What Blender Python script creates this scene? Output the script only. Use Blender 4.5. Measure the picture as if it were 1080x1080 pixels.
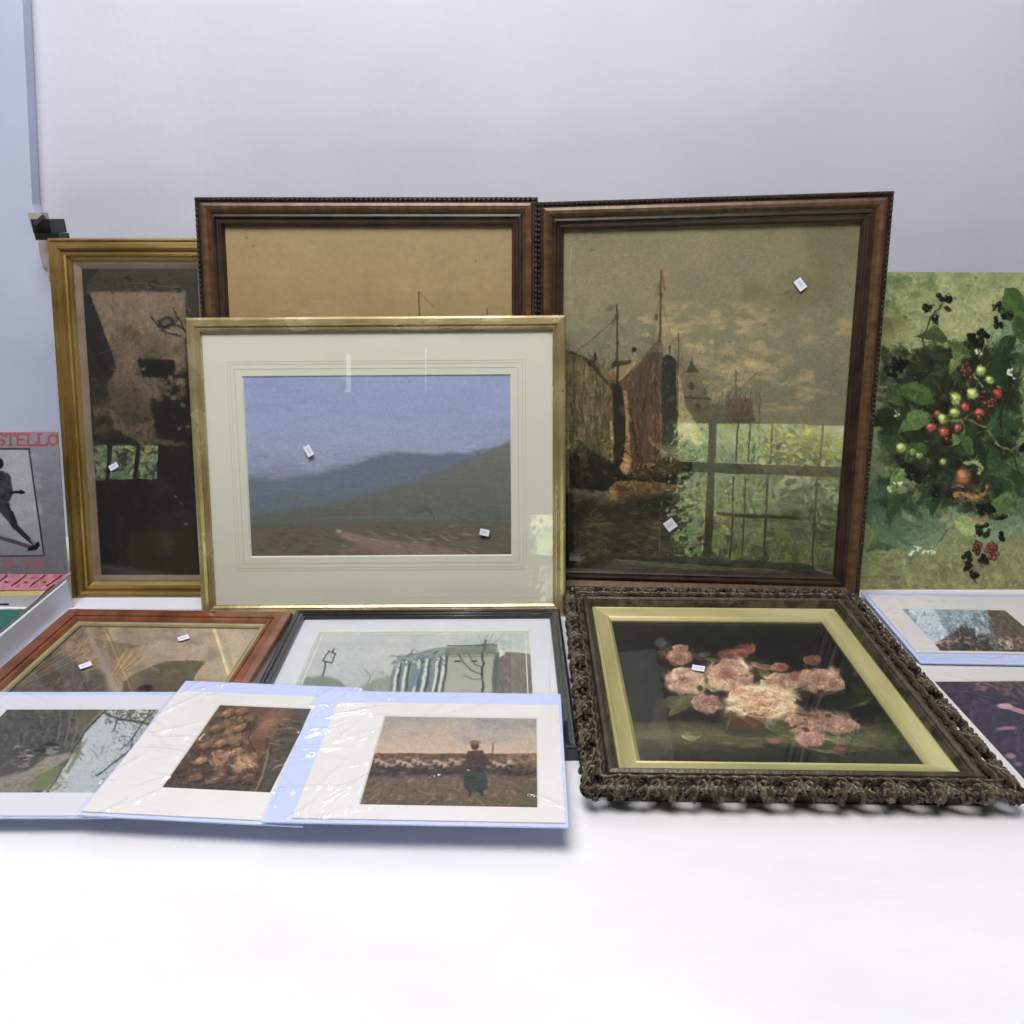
import bpy, bmesh, math, random
import numpy as np
from mathutils import Vector, Matrix

for _o in list(bpy.data.objects): bpy.data.objects.remove(_o, do_unlink=True)
SC = bpy.context.scene
COL = SC.collection
# ---------------------------------------------------------------- camera
CAM_H, PITCH, FPX = .58, math.radians(21.7), 800.0
cd = bpy.data.cameras.new('camera'); cam = bpy.data.objects.new('camera', cd); COL.objects.link(cam)
cam.location = (0, 0, CAM_H); cam.rotation_euler = (math.pi/2-PITCH, 0, 0)
cd.sensor_width = 36; cd.lens = 36*FPX/1080; cd.clip_start = .02; cd.clip_end = 60
SC.camera = cam
# ---------------------------------------------------------------- room light
W = bpy.data.worlds.new('World'); SC.world = W; W.use_nodes = True
bg = W.node_tree.nodes['Background']; bg.inputs['Color'].default_value = (.78, .82, 1.0, 1); bg.inputs['Strength'].default_value = .08

def area(name, loc, target, sx, sy, power, col, spread=math.pi):
    l = bpy.data.lights.new(name, 'AREA'); l.shape = 'RECTANGLE'; l.size = sx; l.size_y = sy; l.energy = power; l.color = col; l.spread = spread
    o = bpy.data.objects.new(name, l); COL.objects.link(o); o.location = loc
    o.rotation_euler = (Vector(target)-Vector(loc)).to_track_quat('-Z', 'Y').to_euler(); return o
area('skylight_lamp', (-.3, .05, 2.35), (0, 1.0, .15), 1.4, .8, 57, (.97, .955, .96))
area('added_strip_lamp', (-.2, 1.10, 1.95), (0, 1.15, .3), 1.8, .07, 9, (1.0, .98, .97))  # added strip light: brightens the upper wall and glints on the plastic film
area('garden_sun_lamp_small', (-3.2, -3.0, 4.2), (-3.3, -4.2, .9), 1.6, .8, 750, (1.0, .97, .95), math.radians(100))
area('garden_sun_lamp', (.8, -2.95, 4.0), (.8, -4.2, .0), 2.6, .8, 11000, (1.0, .96, .80), math.radians(100))
vs = SC.view_settings; vs.view_transform = 'Standard'; vs.look = 'None'; vs.gamma = 1; vs.exposure = 0
SC.cycles.use_denoising = True; SC.cycles.max_bounces = 10; SC.cycles.transparent_max_bounces = 16; SC.cycles.caustics_reflective = False
SC.cycles.sample_clamp_indirect = 4
# ---------------------------------------------------------------- painting tools (flat print / paint layers, pure numpy)
def hx(s):
    s = s.lstrip('#'); return np.array([int(s[i:i+2], 16)/255 for i in (0, 2, 4)])

def vnoise(h, w, cell_y, cell_x, rng):
    gy, gx = int(h/cell_y)+3, int(w/cell_x)+3
    g = rng.random((gy, gx))
    y = np.arange(h)/cell_y; x = np.arange(w)/cell_x
    iy = y.astype(int); ix = x.astype(int); fy = y-iy; fx = x-ix
    fy = (fy*fy*(3-2*fy))[:, None]; fx = (fx*fx*(3-2*fx))[None, :]
    a = g[iy][:, ix]; b = g[iy][:, ix+1]; c = g[iy+1][:, ix]; d = g[iy+1][:, ix+1]
    return (a*(1-fx)+b*fx)*(1-fy)+(c*(1-fx)+d*fx)*fy

def fbm(h, w, cy, cx, seed, octv=4):
    rng = np.random.default_rng(seed); o = np.zeros((h, w)); amp = 1; t = 0
    for k in range(octv):
        if min(cy, cx) < 1: break
        o += amp*vnoise(h, w, cy, cx, rng); t += amp; amp *= .55; cy /= 2; cx /= 2
    return o/t

GLY = {'S': [[(1,.15),(.75,0),(.25,0),(0,.2),(.1,.42),(.9,.58),(1,.8),(.75,1),(.25,1),(0,.85)]],
 'T': [[(0,0),(1,0)],[(.5,0),(.5,1)],[(.3,1),(.7,1)],[(0,0),(0,.18)],[(1,0),(1,.18)]], 'E': [[(1,0),(.1,0),(.1,1),(1,1)],[(.1,.5),(.75,.5)]],
 'L': [[(.1,0),(.1,1),(1,1),(1,.8)],[(0,0),(.35,0)]], 'O': [[(.5,0),(.1,.2),(0,.5),(.1,.8),(.5,1),(.9,.8),(1,.5),(.9,.2),(.5,0)]],
 'C': [[(1,.2),(.7,0),(.3,0),(0,.3),(0,.7),(.3,1),(.7,1),(1,.8)]], 'I': [[(.5,0),(.5,1)],[(.2,0),(.8,0)],[(.2,1),(.8,1)]],
 'M': [[(0,1),(0,0),(.5,.6),(1,0),(1,1)]], 'R': [[(0,1),(0,0),(.7,0),(1,.15),(1,.4),(.7,.52),(0,.52)],[(.5,.52),(1,1)]],
 'U': [[(0,0),(0,.8),(.3,1),(.7,1),(1,.8),(1,0)]], 'A': [[(0,1),(.5,0),(1,1)],[(.2,.62),(.8,.62)]], 'Y': [[(0,0),(.5,.5),(1,0)],[(.5,.5),(.5,1)]],
 'V': [[(0,0),(.5,1),(1,0)]]}

class Cv:
    """A painter's canvas addressed in the coordinates in which the picture was studied; s samples per unit."""
    def __init__(c, x0, y0, x1, y1, s, bg, seed=0):
        c.x0, c.y0, c.s = x0, y0, s
        c.W, c.H = int((x1-x0)*s), int((y1-y0)*s)
        c.im = np.tile(hx(bg), (c.H, c.W, 1)); c.rng = np.random.default_rng(seed+11)
    def win(c, xa, ya, xb, yb, pad=2):
        ix0 = max(0, int((xa-c.x0-pad)*c.s)); iy0 = max(0, int((ya-c.y0-pad)*c.s))
        ix1 = min(c.W, int((xb-c.x0+pad)*c.s)+1); iy1 = min(c.H, int((yb-c.y0+pad)*c.s)+1)
        if ix1 <= ix0 or iy1 <= iy0: return None
        X = (np.arange(ix0, ix1)+.5)/c.s+c.x0; Y = (np.arange(iy0, iy1)+.5)/c.s+c.y0
        return (slice(iy0, iy1), slice(ix0, ix1)), X[None, :], Y[:, None]
    def mix(c, sl, m, col):
        col = hx(col) if isinstance(col, str) else np.asarray(col)
        m = m[..., None]; c.im[sl] = c.im[sl]*(1-m)+col*m
    def grad(c, stops, a=1, ax=1):
        n = c.H if ax else c.W
        t = (np.arange(n)+.5)/c.s+(c.y0 if ax else c.x0)
        ys = [q[0] for q in stops]; cs = np.array([hx(q[1]) for q in stops])
        g = np.stack([np.interp(t, ys, cs[:, k]) for k in range(3)], -1)
        g = g[:, None] if ax else g[None]
        c.im = c.im*(1-a)+g*a
    def mul(c, cy, cx, amp, seed, octv=4, tint=None):
        f = (fbm(c.H, c.W, cy*c.s, cx*c.s, seed, octv)-.5)*2*amp
        c.im = np.clip(c.im*(1+f[..., None]*(1 if tint is None else hx(tint)*1.5)), 0, 1)
    def scum(c, box, col, cy, cx, lo, hi, a, seed, feather=6, poly=None):
        w = c.win(*box, pad=0)
        if w is None: return
        sl, X, Y = w; h, wd = c.im[sl].shape[:2]
        f = np.clip((fbm(h, wd, cy*c.s, cx*c.s, seed, 5)-lo)/(hi-lo), 0, 1)
        e = np.minimum(np.minimum(X-box[0], box[2]-X), np.minimum(Y-box[1], box[3]-Y))
        m = f*np.clip(e/feather, 0, 1)*a
        if poly is not None: m = m*np.clip(.5-c.sd(poly, X, Y)/1.5, 0, 1)
        c.mix(sl, m, col)
    @staticmethod
    def sd(pts, X, Y):
        P = np.array(pts, float); n = len(P); d = None; ins = None
        for i in range(n):
            a, b = P[i], P[(i+1) % n]; e = b-a; L = e@e+1e-9
            t = np.clip(((X-a[0])*e[0]+(Y-a[1])*e[1])/L, 0, 1)
            q = (X-a[0]-t*e[0])**2+(Y-a[1]-t*e[1])**2
            d = q if d is None else np.minimum(d, q)
            if a[1] != b[1]:
                k = ((a[1] > Y) != (b[1] > Y)) & (X < (b[0]-a[0])*(Y-a[1])/(b[1]-a[1])+a[0])
                ins = k if ins is None else ins ^ k
        return np.where(ins, -1, 1)*np.sqrt(d)
    def poly(c, pts, col, a=1, blur=.7, wob=0, seed=1):
        P = np.array(pts, float)
        w = c.win(P[:, 0].min(), P[:, 1].min(), P[:, 0].max(), P[:, 1].max(), pad=blur+wob+1)
        if w is None: return
        sl, X, Y = w; d = c.sd(P, X, Y)
        if wob:
            h, wd = d.shape; d = d+(fbm(h, wd, 5*c.s, 5*c.s, seed, 3)-.5)*2*wob
        c.mix(sl, np.clip(.5-d/blur, 0, 1)*a, col)
    def polyg(c, pts, ca, cb, a=1, blur=.7, vert=True, wob=0, streak=0, seed=1):
        """polygon filled with two paint colours blended across it, optional brushed streaks"""
        P = np.array(pts, float); mn, mx = P.min(0), P.max(0)
        w = c.win(mn[0], mn[1], mx[0], mx[1], pad=blur+wob+1)
        if w is None: return
        sl, X, Y = w; d = c.sd(P, X, Y); h, wd = d.shape
        if wob: d = d+(fbm(h, wd, 5*c.s, 5*c.s, seed, 3)-.5)*2*wob
        t = (Y-mn[1])/(mx[1]-mn[1]+1e-6)+0*X if vert else (X-mn[0])/(mx[0]-mn[0]+1e-6)+0*Y
        if streak: t = t+(fbm(h, wd, 14*c.s if vert else 2*c.s, 2*c.s if vert else 14*c.s, seed+5, 4)-.5)*2*streak
        t = np.clip(t, 0, 1)[..., None]; col = hx(ca)*(1-t)+hx(cb)*t
        m = (np.clip(.5-d/blur, 0, 1)*a)[..., None]
        c.im[sl] = c.im[sl]*(1-m)+col*m
    def line(c, pts, col, w=1, a=1, w2=None):
        w2 = w if w2 is None else w2; n = len(pts)-1
        for i in range(n):
            (xa, ya), (xb, yb) = pts[i], pts[i+1]; wa = w+(w2-w)*i/n; wb = w+(w2-w)*(i+1)/n
            W = max(wa, wb); q = c.win(min(xa, xb)-W, min(ya, yb)-W, max(xa, xb)+W, max(ya, yb)+W, pad=1)
            if q is None: continue
            sl, X, Y = q; ex, ey = xb-xa, yb-ya
            t = np.clip(((X-xa)*ex+(Y-ya)*ey)/(ex*ex+ey*ey+1e-9), 0, 1)
            d = np.sqrt((X-xa-t*ex)**2+(Y-ya-t*ey)**2)-(wa+(wb-wa)*t)/2
            c.mix(sl, np.clip(.5-d*c.s*.8, 0, 1)*a, col)
    def ell(c, cx, cy, rx, ry, col, rot=0, a=1, blur=.3):
        R = max(rx, ry)*(1+blur); w = c.win(cx-R, cy-R, cx+R, cy+R, pad=1)
        if w is None: return
        sl, X, Y = w; cr, sr = math.cos(rot), math.sin(rot)
        u = ((X-cx)*cr+(Y-cy)*sr)/rx; v = (-(X-cx)*sr+(Y-cy)*cr)/ry
        c.mix(sl, np.clip((1+blur/2-np.sqrt(u*u+v*v))/blur, 0, 1)*a, col)
    def dabs(c, pts, n, cols, L=4, W=1.5, ang=0, da=.4, a=.6, seed=0, jit=.06):
        rng = np.random.default_rng(seed+99)
        P = np.array(pts, float)
        if len(P) == 2: P = np.array([P[0], (P[1][0], P[0][1]), P[1], (P[0][0], P[1][1])])
        mn, mx = P.min(0), P.max(0)
        xs = rng.uniform(mn[0], mx[0], n*2); ys = rng.uniform(mn[1], mx[1], n*2)
        ok = c.sd(P, xs, ys) < 0; xs, ys = xs[ok], ys[ok]; k = min(n, len(xs))
        H = [hx(q) for q in cols]
        for i in range(k):
            col = np.clip(H[rng.integers(len(H))]*(1+rng.normal(0, jit)), 0, 1)
            f = rng.uniform(.5, 1.3)
            c.ell(xs[i], ys[i], L*f/2, W*f/2, col, ang+rng.normal(0, da), a*rng.uniform(.5, 1), .5)
    def repaint(c, box, n, L=4, W=1.6, ang=0, da=.5, a=.6, jit=.1, off=1.5, seed=0):
        """go over a passage again with short strokes mixed from the colours already there"""
        rng = np.random.default_rng(seed+500); K = c.im.copy()
        xs = rng.uniform(box[0], box[2], n); ys = rng.uniform(box[1], box[3], n); o = rng.normal(0, off, (n, 2)); f = rng.uniform(.5, 1.4, n)
        g = rng.normal(0, jit, n); th = ang+rng.normal(0, da, n); al = a*rng.uniform(.5, 1, n)
        for i in range(n):
            ix = min(max(int((xs[i]+o[i, 0]-c.x0)*c.s), 0), c.W-1); iy = min(max(int((ys[i]+o[i, 1]-c.y0)*c.s), 0), c.H-1)
            c.ell(xs[i], ys[i], L*f[i]/2, W*f[i]/2, np.clip(K[iy, ix]*(1+g[i]), 0, 1), th[i], al[i], .5)
    def text(c, s, x0, y0, x1, y1, col, w=1, gap=.28, shear=0):
        n = len(s); cw = (x1-x0)/(n-gap*0) 
        for i, ch in enumerate(s):
            if ch == ' ': continue
            for pl in GLY[ch]:
                c.line([(x0+(i+q[0]*(1-gap))*cw+shear*(1-q[1]), y0+(y1-y0)*q[1]) for q in pl], col, w)
    def leaf(c, x, y, L, W, ang, col, vein=None, a=1, bend=.15):
        ca, sa = math.cos(ang), math.sin(ang); n = 8; up, dn = [], []
        for i in range(n+1):
            t = i/n; u = t*L; h = W/2*math.sin(math.pi*t**.8)*(1-.3*t); b = bend*L*math.sin(math.pi*t)
            up.append((x+u*ca-(b+h)*sa, y+u*sa+(b+h)*ca)); dn.append((x+u*ca-(b-h)*sa, y+u*sa+(b-h)*ca))
        c.poly(up+dn[::-1], col, a, .8, .3, int(abs(x*7+y)))
        h2 = hx(col)*1.25 if vein is None else hx(vein)
        mid = [((p[0]+q[0])/2, (p[1]+q[1])/2) for p, q in zip(up, dn)]
        c.poly(up+mid[::-1], np.clip(h2, 0, 1), a*.45, .9)
        c.line(mid, np.clip(hx(col)*.7, 0, 1), .9, .3)
    def berry(c, x, y, r, col, hi='c8c8d8', a=1, bl=.35):
        k = hx(col); c.ell(x, y, r*1.08, r*1.08, k*.45, 0, a, bl); c.ell(x-.1*r, y-.12*r, r*.85, r*.85, k, 0, a*.9, .5)
        c.ell(x-.3*r, y-.35*r, r*.4, r*.35, np.clip(k*1.5+.06, 0, 1), 0, .7, .8); c.ell(x-.35*r, y-.4*r, r*.16, r*.14, hi, 0, .6, .8)
    def cluster(c, x, y, R, n, cols, r=2, seed=0, sq=1):
        rng = np.random.default_rng(seed+5)
        for i in range(n):
            t = rng.uniform(0, 6.28); q = R*math.sqrt(rng.uniform(0, 1)); c.berry(x+q*math.cos(t), y+q*math.sin(t)*sq, r*rng.uniform(.8, 1.15), cols[rng.integers(len(cols))])
    def rose(c, x, y, rx, ry, cols, seed=0, core='b04a3c'):
        """petals laid from the rim towards the heart"""
        rng = np.random.default_rng(seed+77); H = [hx(q) for q in cols]
        c.ell(x, y, rx, ry, H[0]*.75, 0, 1, .25)
        for ring, (rr, n, sz) in enumerate(((.78, 9, .42), (.55, 7, .38), (.33, 6, .3), (.14, 4, .2))):
            for i in range(n):
                t = (i+rng.uniform(-.3, .3))*6.283/n+ring
                k = H[rng.integers(len(H))]*(1.04-.07*ring)
                px, py = x+rx*rr*math.cos(t), y+ry*rr*math.sin(t)
                c.ell(px+.04*rx, py+.07*ry, rx*sz*rng.uniform(.8, 1.3), ry*sz*.8, k*.76, t+1.57+rng.normal(0, .4), .6, .55)
                c.ell(px, py, rx*sz*.93, ry*sz*.66, np.clip(k, 0, 1), t+1.57+rng.normal(0, .3), .75, .5)
                c.ell(px+.1*rx*math.cos(t), py-.08*ry+.08*ry*math.sin(t), rx*sz*.6, ry*sz*.22, np.clip(k*1.13, 0, 1), t+1.57, .7, .6)
        c.ell(x, y, rx*.28, ry*.26, core, 0, .55, .9)
        for i in range(7):
            t = rng.uniform(0, 6.28); q = rng.uniform(.1, .45)
            c.ell(x+rx*q*math.cos(t), y+ry*q*math.sin(t), rx*.13, ry*.06, core, t, .55, .6)
# ---------------------------------------------------------------- the pictures themselves
def pic_interior():
    c = Cv(70, 225, 275, 625, 2, '2c2b2a', 1)
    c.grad([(278, '3f3e3b'), (300, '383530'), (420, '2c2926'), (480, '1f1e1c'), (612, '1b1a17')])
    c.dabs([(70, 225), (275, 312)], 500, ['3c3b38', '45433d', '333230'], 16, 3, 0, .1, .4, 2)
    c.polyg([(93, 308), (196, 308), (196, 470), (150, 468), (120, 452), (113, 405), (124, 388), (116, 372), (104, 345)], '776859', '54463c', 1, 2.5, streak=.3)
    c.scum((95, 308, 198, 460), '857262', 18, 30, .45, .75, .6, 3)
    c.scum((95, 340, 198, 460), '3d3029', 14, 20, .5, .8, .55, 4)
    c.poly([(79, 279), (106, 279), (88, 310), (80, 330)], '262728', .9, 2)
    c.poly([(86, 313), (95, 310), (118, 372), (124, 388), (112, 404), (96, 398), (84, 340)], '1f2122', 1, 1.5)
    c.line([(99, 376), (117, 369)], '4a453c', .7); c.line([(86, 345), (98, 380), (108, 400)], '3c3a33', 1, .7)
    c.line([(95, 290), (130, 304), (200, 306)], '2a2a28', 1, .8); c.line([(78, 296), (215, 300)], '2e2e2c', 1, .6)
    for x, y, r in ((134, 294, 4), (163, 298, 5), (187, 306, 4), (160, 302, 4)):
        c.ell(x, y, r, r*.7, '1d1e1e', .3, .9, .6); c.ell(x-2, y+1, r*.5, r*.3, '6a6152', 0, .6, .6)
    c.line([(130, 298), (160, 300), (190, 304)], '5b5245', 1.2, .7)
    # a hanging pot and a shelf
    c.ell(175, 340, 9, 6, '1d1c1b', -.2, 1, .4); c.ell(175, 339, 5, 3.5, '6a5b4c', 0, .9, .5)
    for q in ([(160, 333), (166, 343), (172, 349), (190, 354)], [(182, 340), (194, 347)], [(182, 326), (190, 340), (196, 350)]): c.line(q, '1e1c1b', 1.8, .9)
    c.poly([(144, 379), (183, 379), (190, 398), (150, 398)], '1a1a1c', 1, 2); c.ell(151, 389, 2.5, 2, '7b6d5c', 0, .7, .7)
    c.scum((165, 380, 215, 450), '15161a', 5, 6, .4, .6, .95, 8, 10)
    c.poly([(157, 420), (168, 423), (215, 418), (215, 470), (166, 462)], '17181c', .95, 4, 2)
    for x, y in ((186, 392), (180, 397), (190, 401), (177, 416), (184, 419), (193, 426), (188, 388)): c.ell(x, y, 2.8, 2.4, '6c6a62', .4, .75, .7)
    c.polyg([(112, 408), (150, 410), (160, 440), (135, 452), (118, 430)], '564534', '3e3a36', .8, 4)
    c.dabs([(84, 400), (215, 470)], 260, ['2b2a29', '3b3733', '45403a', '1b1b1b'], 6, 2, .4, .8, .5, 9)
    c.dabs([(86, 470), (225, 612)], 500, ['191817', '22201c', '2a251f', '141414', '1d2022'], 12, 4, 1.5, .5, .45, 10)
    c.scum((150, 500, 215, 560), '2f3338', 14, 22, .42, .7, .7, 12, 12)
    for x, y in ((192, 531), (196, 553), (186, 524), (198, 450), (189, 452)): c.ell(x, y, 2.2, 1.6, '6e6e62', .3, .7, .8)
    c.polyg([(135, 560), (206, 556), (210, 612), (130, 612)], '332a20', '2c261d', .8, 6)
    c.ell(174, 573, 9, 11, '4a3724', .1, .6, .8); c.line([(141, 560), (138, 612)], '3c362d', 2, .5); c.line([(128, 545), (127, 612)], '35302a', 3, .5)
    c.repaint((80, 278, 216, 612), 2600, 6, 2, .9, .9, .5, .16, 2, 13); c.mul(2, 2, .12, 5); return c

def pic_tan():
    c = Cv(225, 215, 550, 700, 1.5, '9c8763', 2)
    c.grad([(228, '857a56'), (250, '9a8a66'), (330, '9d8660'), (420, '8a7656'), (500, '5d5340'), (690, '3c3528')])  # darker top stop paints in the shadow of the top rail
    c.scum((225, 225, 550, 400), 'a89470', 25, 35, .5, .8, .7, 21)
    c.scum((380, 240, 550, 330), '86805f', 10, 14, .5, .75, .5, 22)
    c.scum((225, 250, 400, 340), '927c54', 16, 30, .5, .75, .4, 24)
    for x, y in ((260, 250), (502, 275), (267, 259)): c.ell(x, y, 1.2, 1, '5c5138', 0, .7, .8)
    c.line([(442, 308), (442, 345)], '4e3a22', 1.4); c.line([(443, 308), (457, 324)], '8a5a38', .9)
    c.line([(514, 325), (514, 345)], '5c4a30', 1); c.line([(514, 326), (530, 324), (532, 345)], '80704c', .8, .6)
    c.mul(3, 3, .04, 23); return c

def pic_hills():
    c = Cv(250, 390, 546, 594, 2.5, '7f8cab', 3)
    c.grad([(396, '838fae'), (440, '848fae'), (470, '8a8fa8'), (510, '858598'), (586, '55564f')])
    c.scum((250, 392, 546, 500), '8f99b8', 14, 60, .4, .9, .5, 31)
    c.scum((250, 392, 546, 505), '7683a0', 14, 60, .5, .9, .4, 32)
    c.scum((258, 400, 380, 440), '6f7b99', 6, 12, .5, .8, .4, 33)
    c.scum((250, 470, 546, 500), '8e8ba0', 6, 40, .45, .8, .4, 34)
    c.polyg([(255, 504), (300, 504), (345, 498), (370, 491), (395, 481), (415, 477), (455, 479), (500, 477), (545, 466), (545, 570), (255, 570)], '60667a', '5c6668', .95, 5, streak=.15)
    c.scum((255, 485, 500, 520), '626a84', 4, 20, .4, .7, .5, 35)
    c.polyg([(320, 536), (345, 533), (380, 524), (420, 512), (455, 503), (485, 489), (520, 474), (545, 462), (545, 570), (255, 570), (255, 545)], '6a6b58', '585a4a', .9, 7, streak=.15)
    c.scum((400, 480, 545, 550), '686e5e', 6, 18, .5, .75, .5, 36)
    c.polyg([(255, 548), (400, 546), (545, 552), (545, 562), (255, 562)], '5e6258', '525246', .8, 4)
    c.line([(330, 547), (400, 545.5), (460, 547), (520, 549)], '6e7478', 1.3, .4)
    c.polyg([(255, 558), (300, 556), (360, 554), (420, 550), (545, 548), (545, 595), (255, 595)], '605a44', '6a5640', .95, 3)
    c.dabs([(255, 556), (545, 592)], 700, ['5e4a36', '4a4a34', '6c5a42', '3e3e2e', '74563e', '56583e', '7a5f48'], 9, 1.5, .08, .25, .55, 37)
    c.polyg([(355, 559), (362, 560), (395, 568), (440, 573), (480, 581), (520, 590), (430, 592), (390, 580), (360, 566)], '9c7c66', '8a6450', .65, 3)
    c.dabs([(360, 562), (500, 590)], 140, ['a5806a', '8e6a54', 'b0917a', '6e5540'], 12, 1.4, .28, .12, .55, 38)
    c.ell(357, 560, 3, 2, 'b0a284', 0, .7, .8); c.dabs([(470, 545), (545, 560)], 60, ['6e6a58', '7c7060', '4c5044'], 6, 2, 0, .4, .5, 39)
    c.line([(440, 541), (450, 537), (457, 543), (458, 549)], '3c4038', .8, .8); c.line([(450, 537), (444, 534)], '3c4038', .6, .7); c.ell(450, 536, 5, 2, '454a40', .2, .4, .9)
    c.repaint((255, 470, 545, 590), 1600, 12, 2, .05, .2, .4, .06, 2.5, 14); c.mul(1.5, 1.5, .05, 40, 2); return c

def pic_ships():
    c = Cv(578, 215, 915, 630, 2.5, '787258', 4)
    c.grad([(225, '7b745a'), (300, '7d765a'), (350, '777660'), (410, '6f7160'), (450, '75745e'), (520, '5a5a48')])
    c.scum((578, 215, 915, 430), '706f60', 30, 50, .5, .8, .8, 41)
    c.scum((578, 220, 760, 330), '857b5f', 25, 40, .45, .75, .6, 42)
    c.scum((780, 215, 915, 340), '6c6346', 30, 30, .45, .75, .6, 43)
    for b, s in (((690, 315, 830, 400), 44), ((650, 325, 720, 370), 45), ((720, 370, 900, 440), 46), ((840, 330, 910, 370), 47)):
        c.scum(b, 'a08d67', 7, 16, .47, .68, .75, s, 10)
    c.scum((700, 330, 800, 395), 'b39a72', 5, 10, .56, .72, .6, 48, 10); c.scum((578, 300, 640, 350), '90815e', 8, 12, .45, .7, .6, 49)
    for x, y in ((608, 252), (625, 264), (829, 309), (815, 328), (881, 391), (806, 343)): c.line([(x-2, y+1.2), (x, y), (x+2.5, y-1.5)], '4d4938', .9, .7)
    # far town in the haze
    c.polyg([(720, 420), (745, 424), (790, 432), (800, 452), (800, 520), (720, 520)], '5c5b4e', '56594c', .9, 3)
    c.polyg([(765, 420), (792, 420), (797, 450), (768, 452)], '665040', '5a473a', .95, 1.2); c.dabs([(764, 421), (795, 448)], 60, ['7d5a47', '54413a', '8a7a66'], 3, 1.6, 1.5, .3, .6, 50)
    c.poly([(725, 470), (742, 440), (760, 440), (778, 470)], '56605a', .8, 3)
    c.line([(776, 392), (776, 422)], '4e463a', 1.2); c.line([(778, 412), (798, 394)], '5a5040', .9); c.line([(766, 420), (776, 404), (786, 421)], '5c5242', .9)
    for x in range(750, 800, 6): c.line([(x, 424), (x, 415-(x % 5))], '4e4a3e', .9, .7)
    c.line([(801, 414), (801, 455)], '4c4638', 1, .8); c.line([(760, 418), (757, 432)], '4c4638', .9, .7)
    # round tower
    c.polyg([(723, 397), (727, 393), (738, 393), (748, 420), (750, 460), (728, 470), (720, 420)], '6f6a55', '555446', 1, 1.2)
    c.poly([(724, 393), (729, 380), (737, 392)], '4d4638', 1, .8); c.line([(730, 384), (730, 377)], '4a4436', .8)
    c.ell(730, 407, 3, 4, '33322a', 0, .9, .4); c.ell(736, 429, 3, 4, '3b3a31', 0, .8, .4); c.line([(722, 419), (750, 421)], '403c30', 1.6)
    c.dabs([(720, 395), (748, 450)], 60, ['7b755e', '5a5646', '494638'], 4, 1.5, .4, .4, .5, 51)
    # steep roofed houses between the sails
    c.polyg([(697, 378), (703, 373), (709, 376), (714, 384), (714, 470), (697, 470)], '2c2f2c', '3b3d36', 1, 1); c.dabs([(698, 380), (714, 460)], 110, ['4a5455', '23262a', '5d6058', '2d3330'], 4, 1.4, 1.5, .5, .6, 52)
    c.line([(706, 373), (706, 366)], '2c2a24', 1.2); c.ell(706, 366, 1.5, 1.8, '2c2a24')
    c.polyg([(636, 400), (645, 386), (668, 380), (672, 395), (672, 460), (636, 460)], '8b7850', '6d5c40', 1, 1.5); c.poly([(640, 392), (648, 381), (667, 380), (664, 384), (650, 387)], '3c3223', 1, 1)
    c.polyg([(666, 372), (672, 372), (672, 384), (666, 388)], '8a8068', '7e6e52', 1, .8); c.ell(669, 369, 3, 2.2, '1f1c18')
    c.poly([(635, 392), (648, 393), (654, 402), (640, 404)], '8a5440', .8, 2); c.line([(653, 402), (670, 382)], 'a08a64', 2, .8)
    # great ochre sail on the left
    c.polyg([(578, 365), (602, 371), (614, 376), (624, 383), (636, 395), (646, 408), (648, 490), (642, 487), (626, 480), (612, 470), (600, 476), (578, 478)], '86714a', '6c5a36', 1, 1.4, vert=False, streak=.8, seed=53)
    c.dabs([(600, 378), (646, 476)], 330, ['4f4a30', '8f7c50', '6b5d3c', '3e3a2a', 'a3894f', '5e5a42'], 16, 2.4, 1.55, .15, .4, 54)
    c.scum((600, 400, 650, 480), '4a4a34', 12, 7, .45, .65, .7, 55, 4); c.line([(645, 445), (646, 486)], 'b09a4e', 3, .7); c.ell(646, 462, 2, 7, 'c2b848', 0, .7, .7)
    c.line([(601, 371), (616, 377), (630, 392), (646, 410)], '352c1e', 2.2, .9); c.poly([(612, 376), (625, 380), (633, 392), (622, 387)], '33291c', .9, 1)
    c.ell(628, 377, 1.6, 5, '33291c'); c.line([(609, 371), (650, 335)], '4b422f', .8, .85)
    # masts
    c.line([(651, 322), (651, 420)], '4a3823', 1.5, 1, 3.2); c.ell(650.5, 334, 2, 3, '40301e'); c.line([(650, 336), (637, 372)], '665a42', .5, .5); c.line([(652, 340), (668, 375)], '665a42', .5, .5)
    c.line([(697, 286), (696, 360)], '5a4326', 1.4, 1, 2.6); c.line([(698, 288), (699.5, 296), (701, 306)], '8e4b33', 1.8, .9); c.ell(697, 311, 2.2, 2.5, '4d3a24'); c.ell(692, 335, 1.8, 3, '4d3d28'); c.line([(696, 322), (692, 335), (688, 360)], '5c5038', .6, .6)
    c.line([(715.5, 352), (715, 470)], '564a34', 1.1, 1, 1.8)
    # dark hull space and russet sail
    c.poly([(646, 405), (652, 405), (668, 420), (668, 492), (648, 492)], '2c271d', 1, 2)
    c.polyg([(696, 357), (698, 360), (699, 478), (690, 488), (668, 490), (664, 440), (652, 404), (660, 396), (674, 382), (686, 368)], '594738', '4e3b2b', 1, 1.3, streak=.4, seed=56)
    c.dabs([(664, 400), (698, 486)], 300, ['63463a', '47331f', '70523c', '3a2b1e', '5a4c3a', '755642'], 13, 2.2, 1.45, .2, .5, 57)
    c.dabs([(672, 375), (697, 412)], 60, ['5b5242', '4c4436', '6c5546'], 10, 3, 1.9, .2, .5, 58)
    c.polyg([(652, 402), (664, 398), (670, 408), (660, 414)], '784a3c', '6a4234', .85, 2); c.polyg([(682, 436), (697, 434), (697, 464), (680, 462)], '7a5542', '654538', .7, 4)
    c.line([(696, 358), (697, 476)], '80684a', 1.1, .8); c.line([(652, 403), (666, 440), (674, 488)], '2a1e15', 2, .7)
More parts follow.
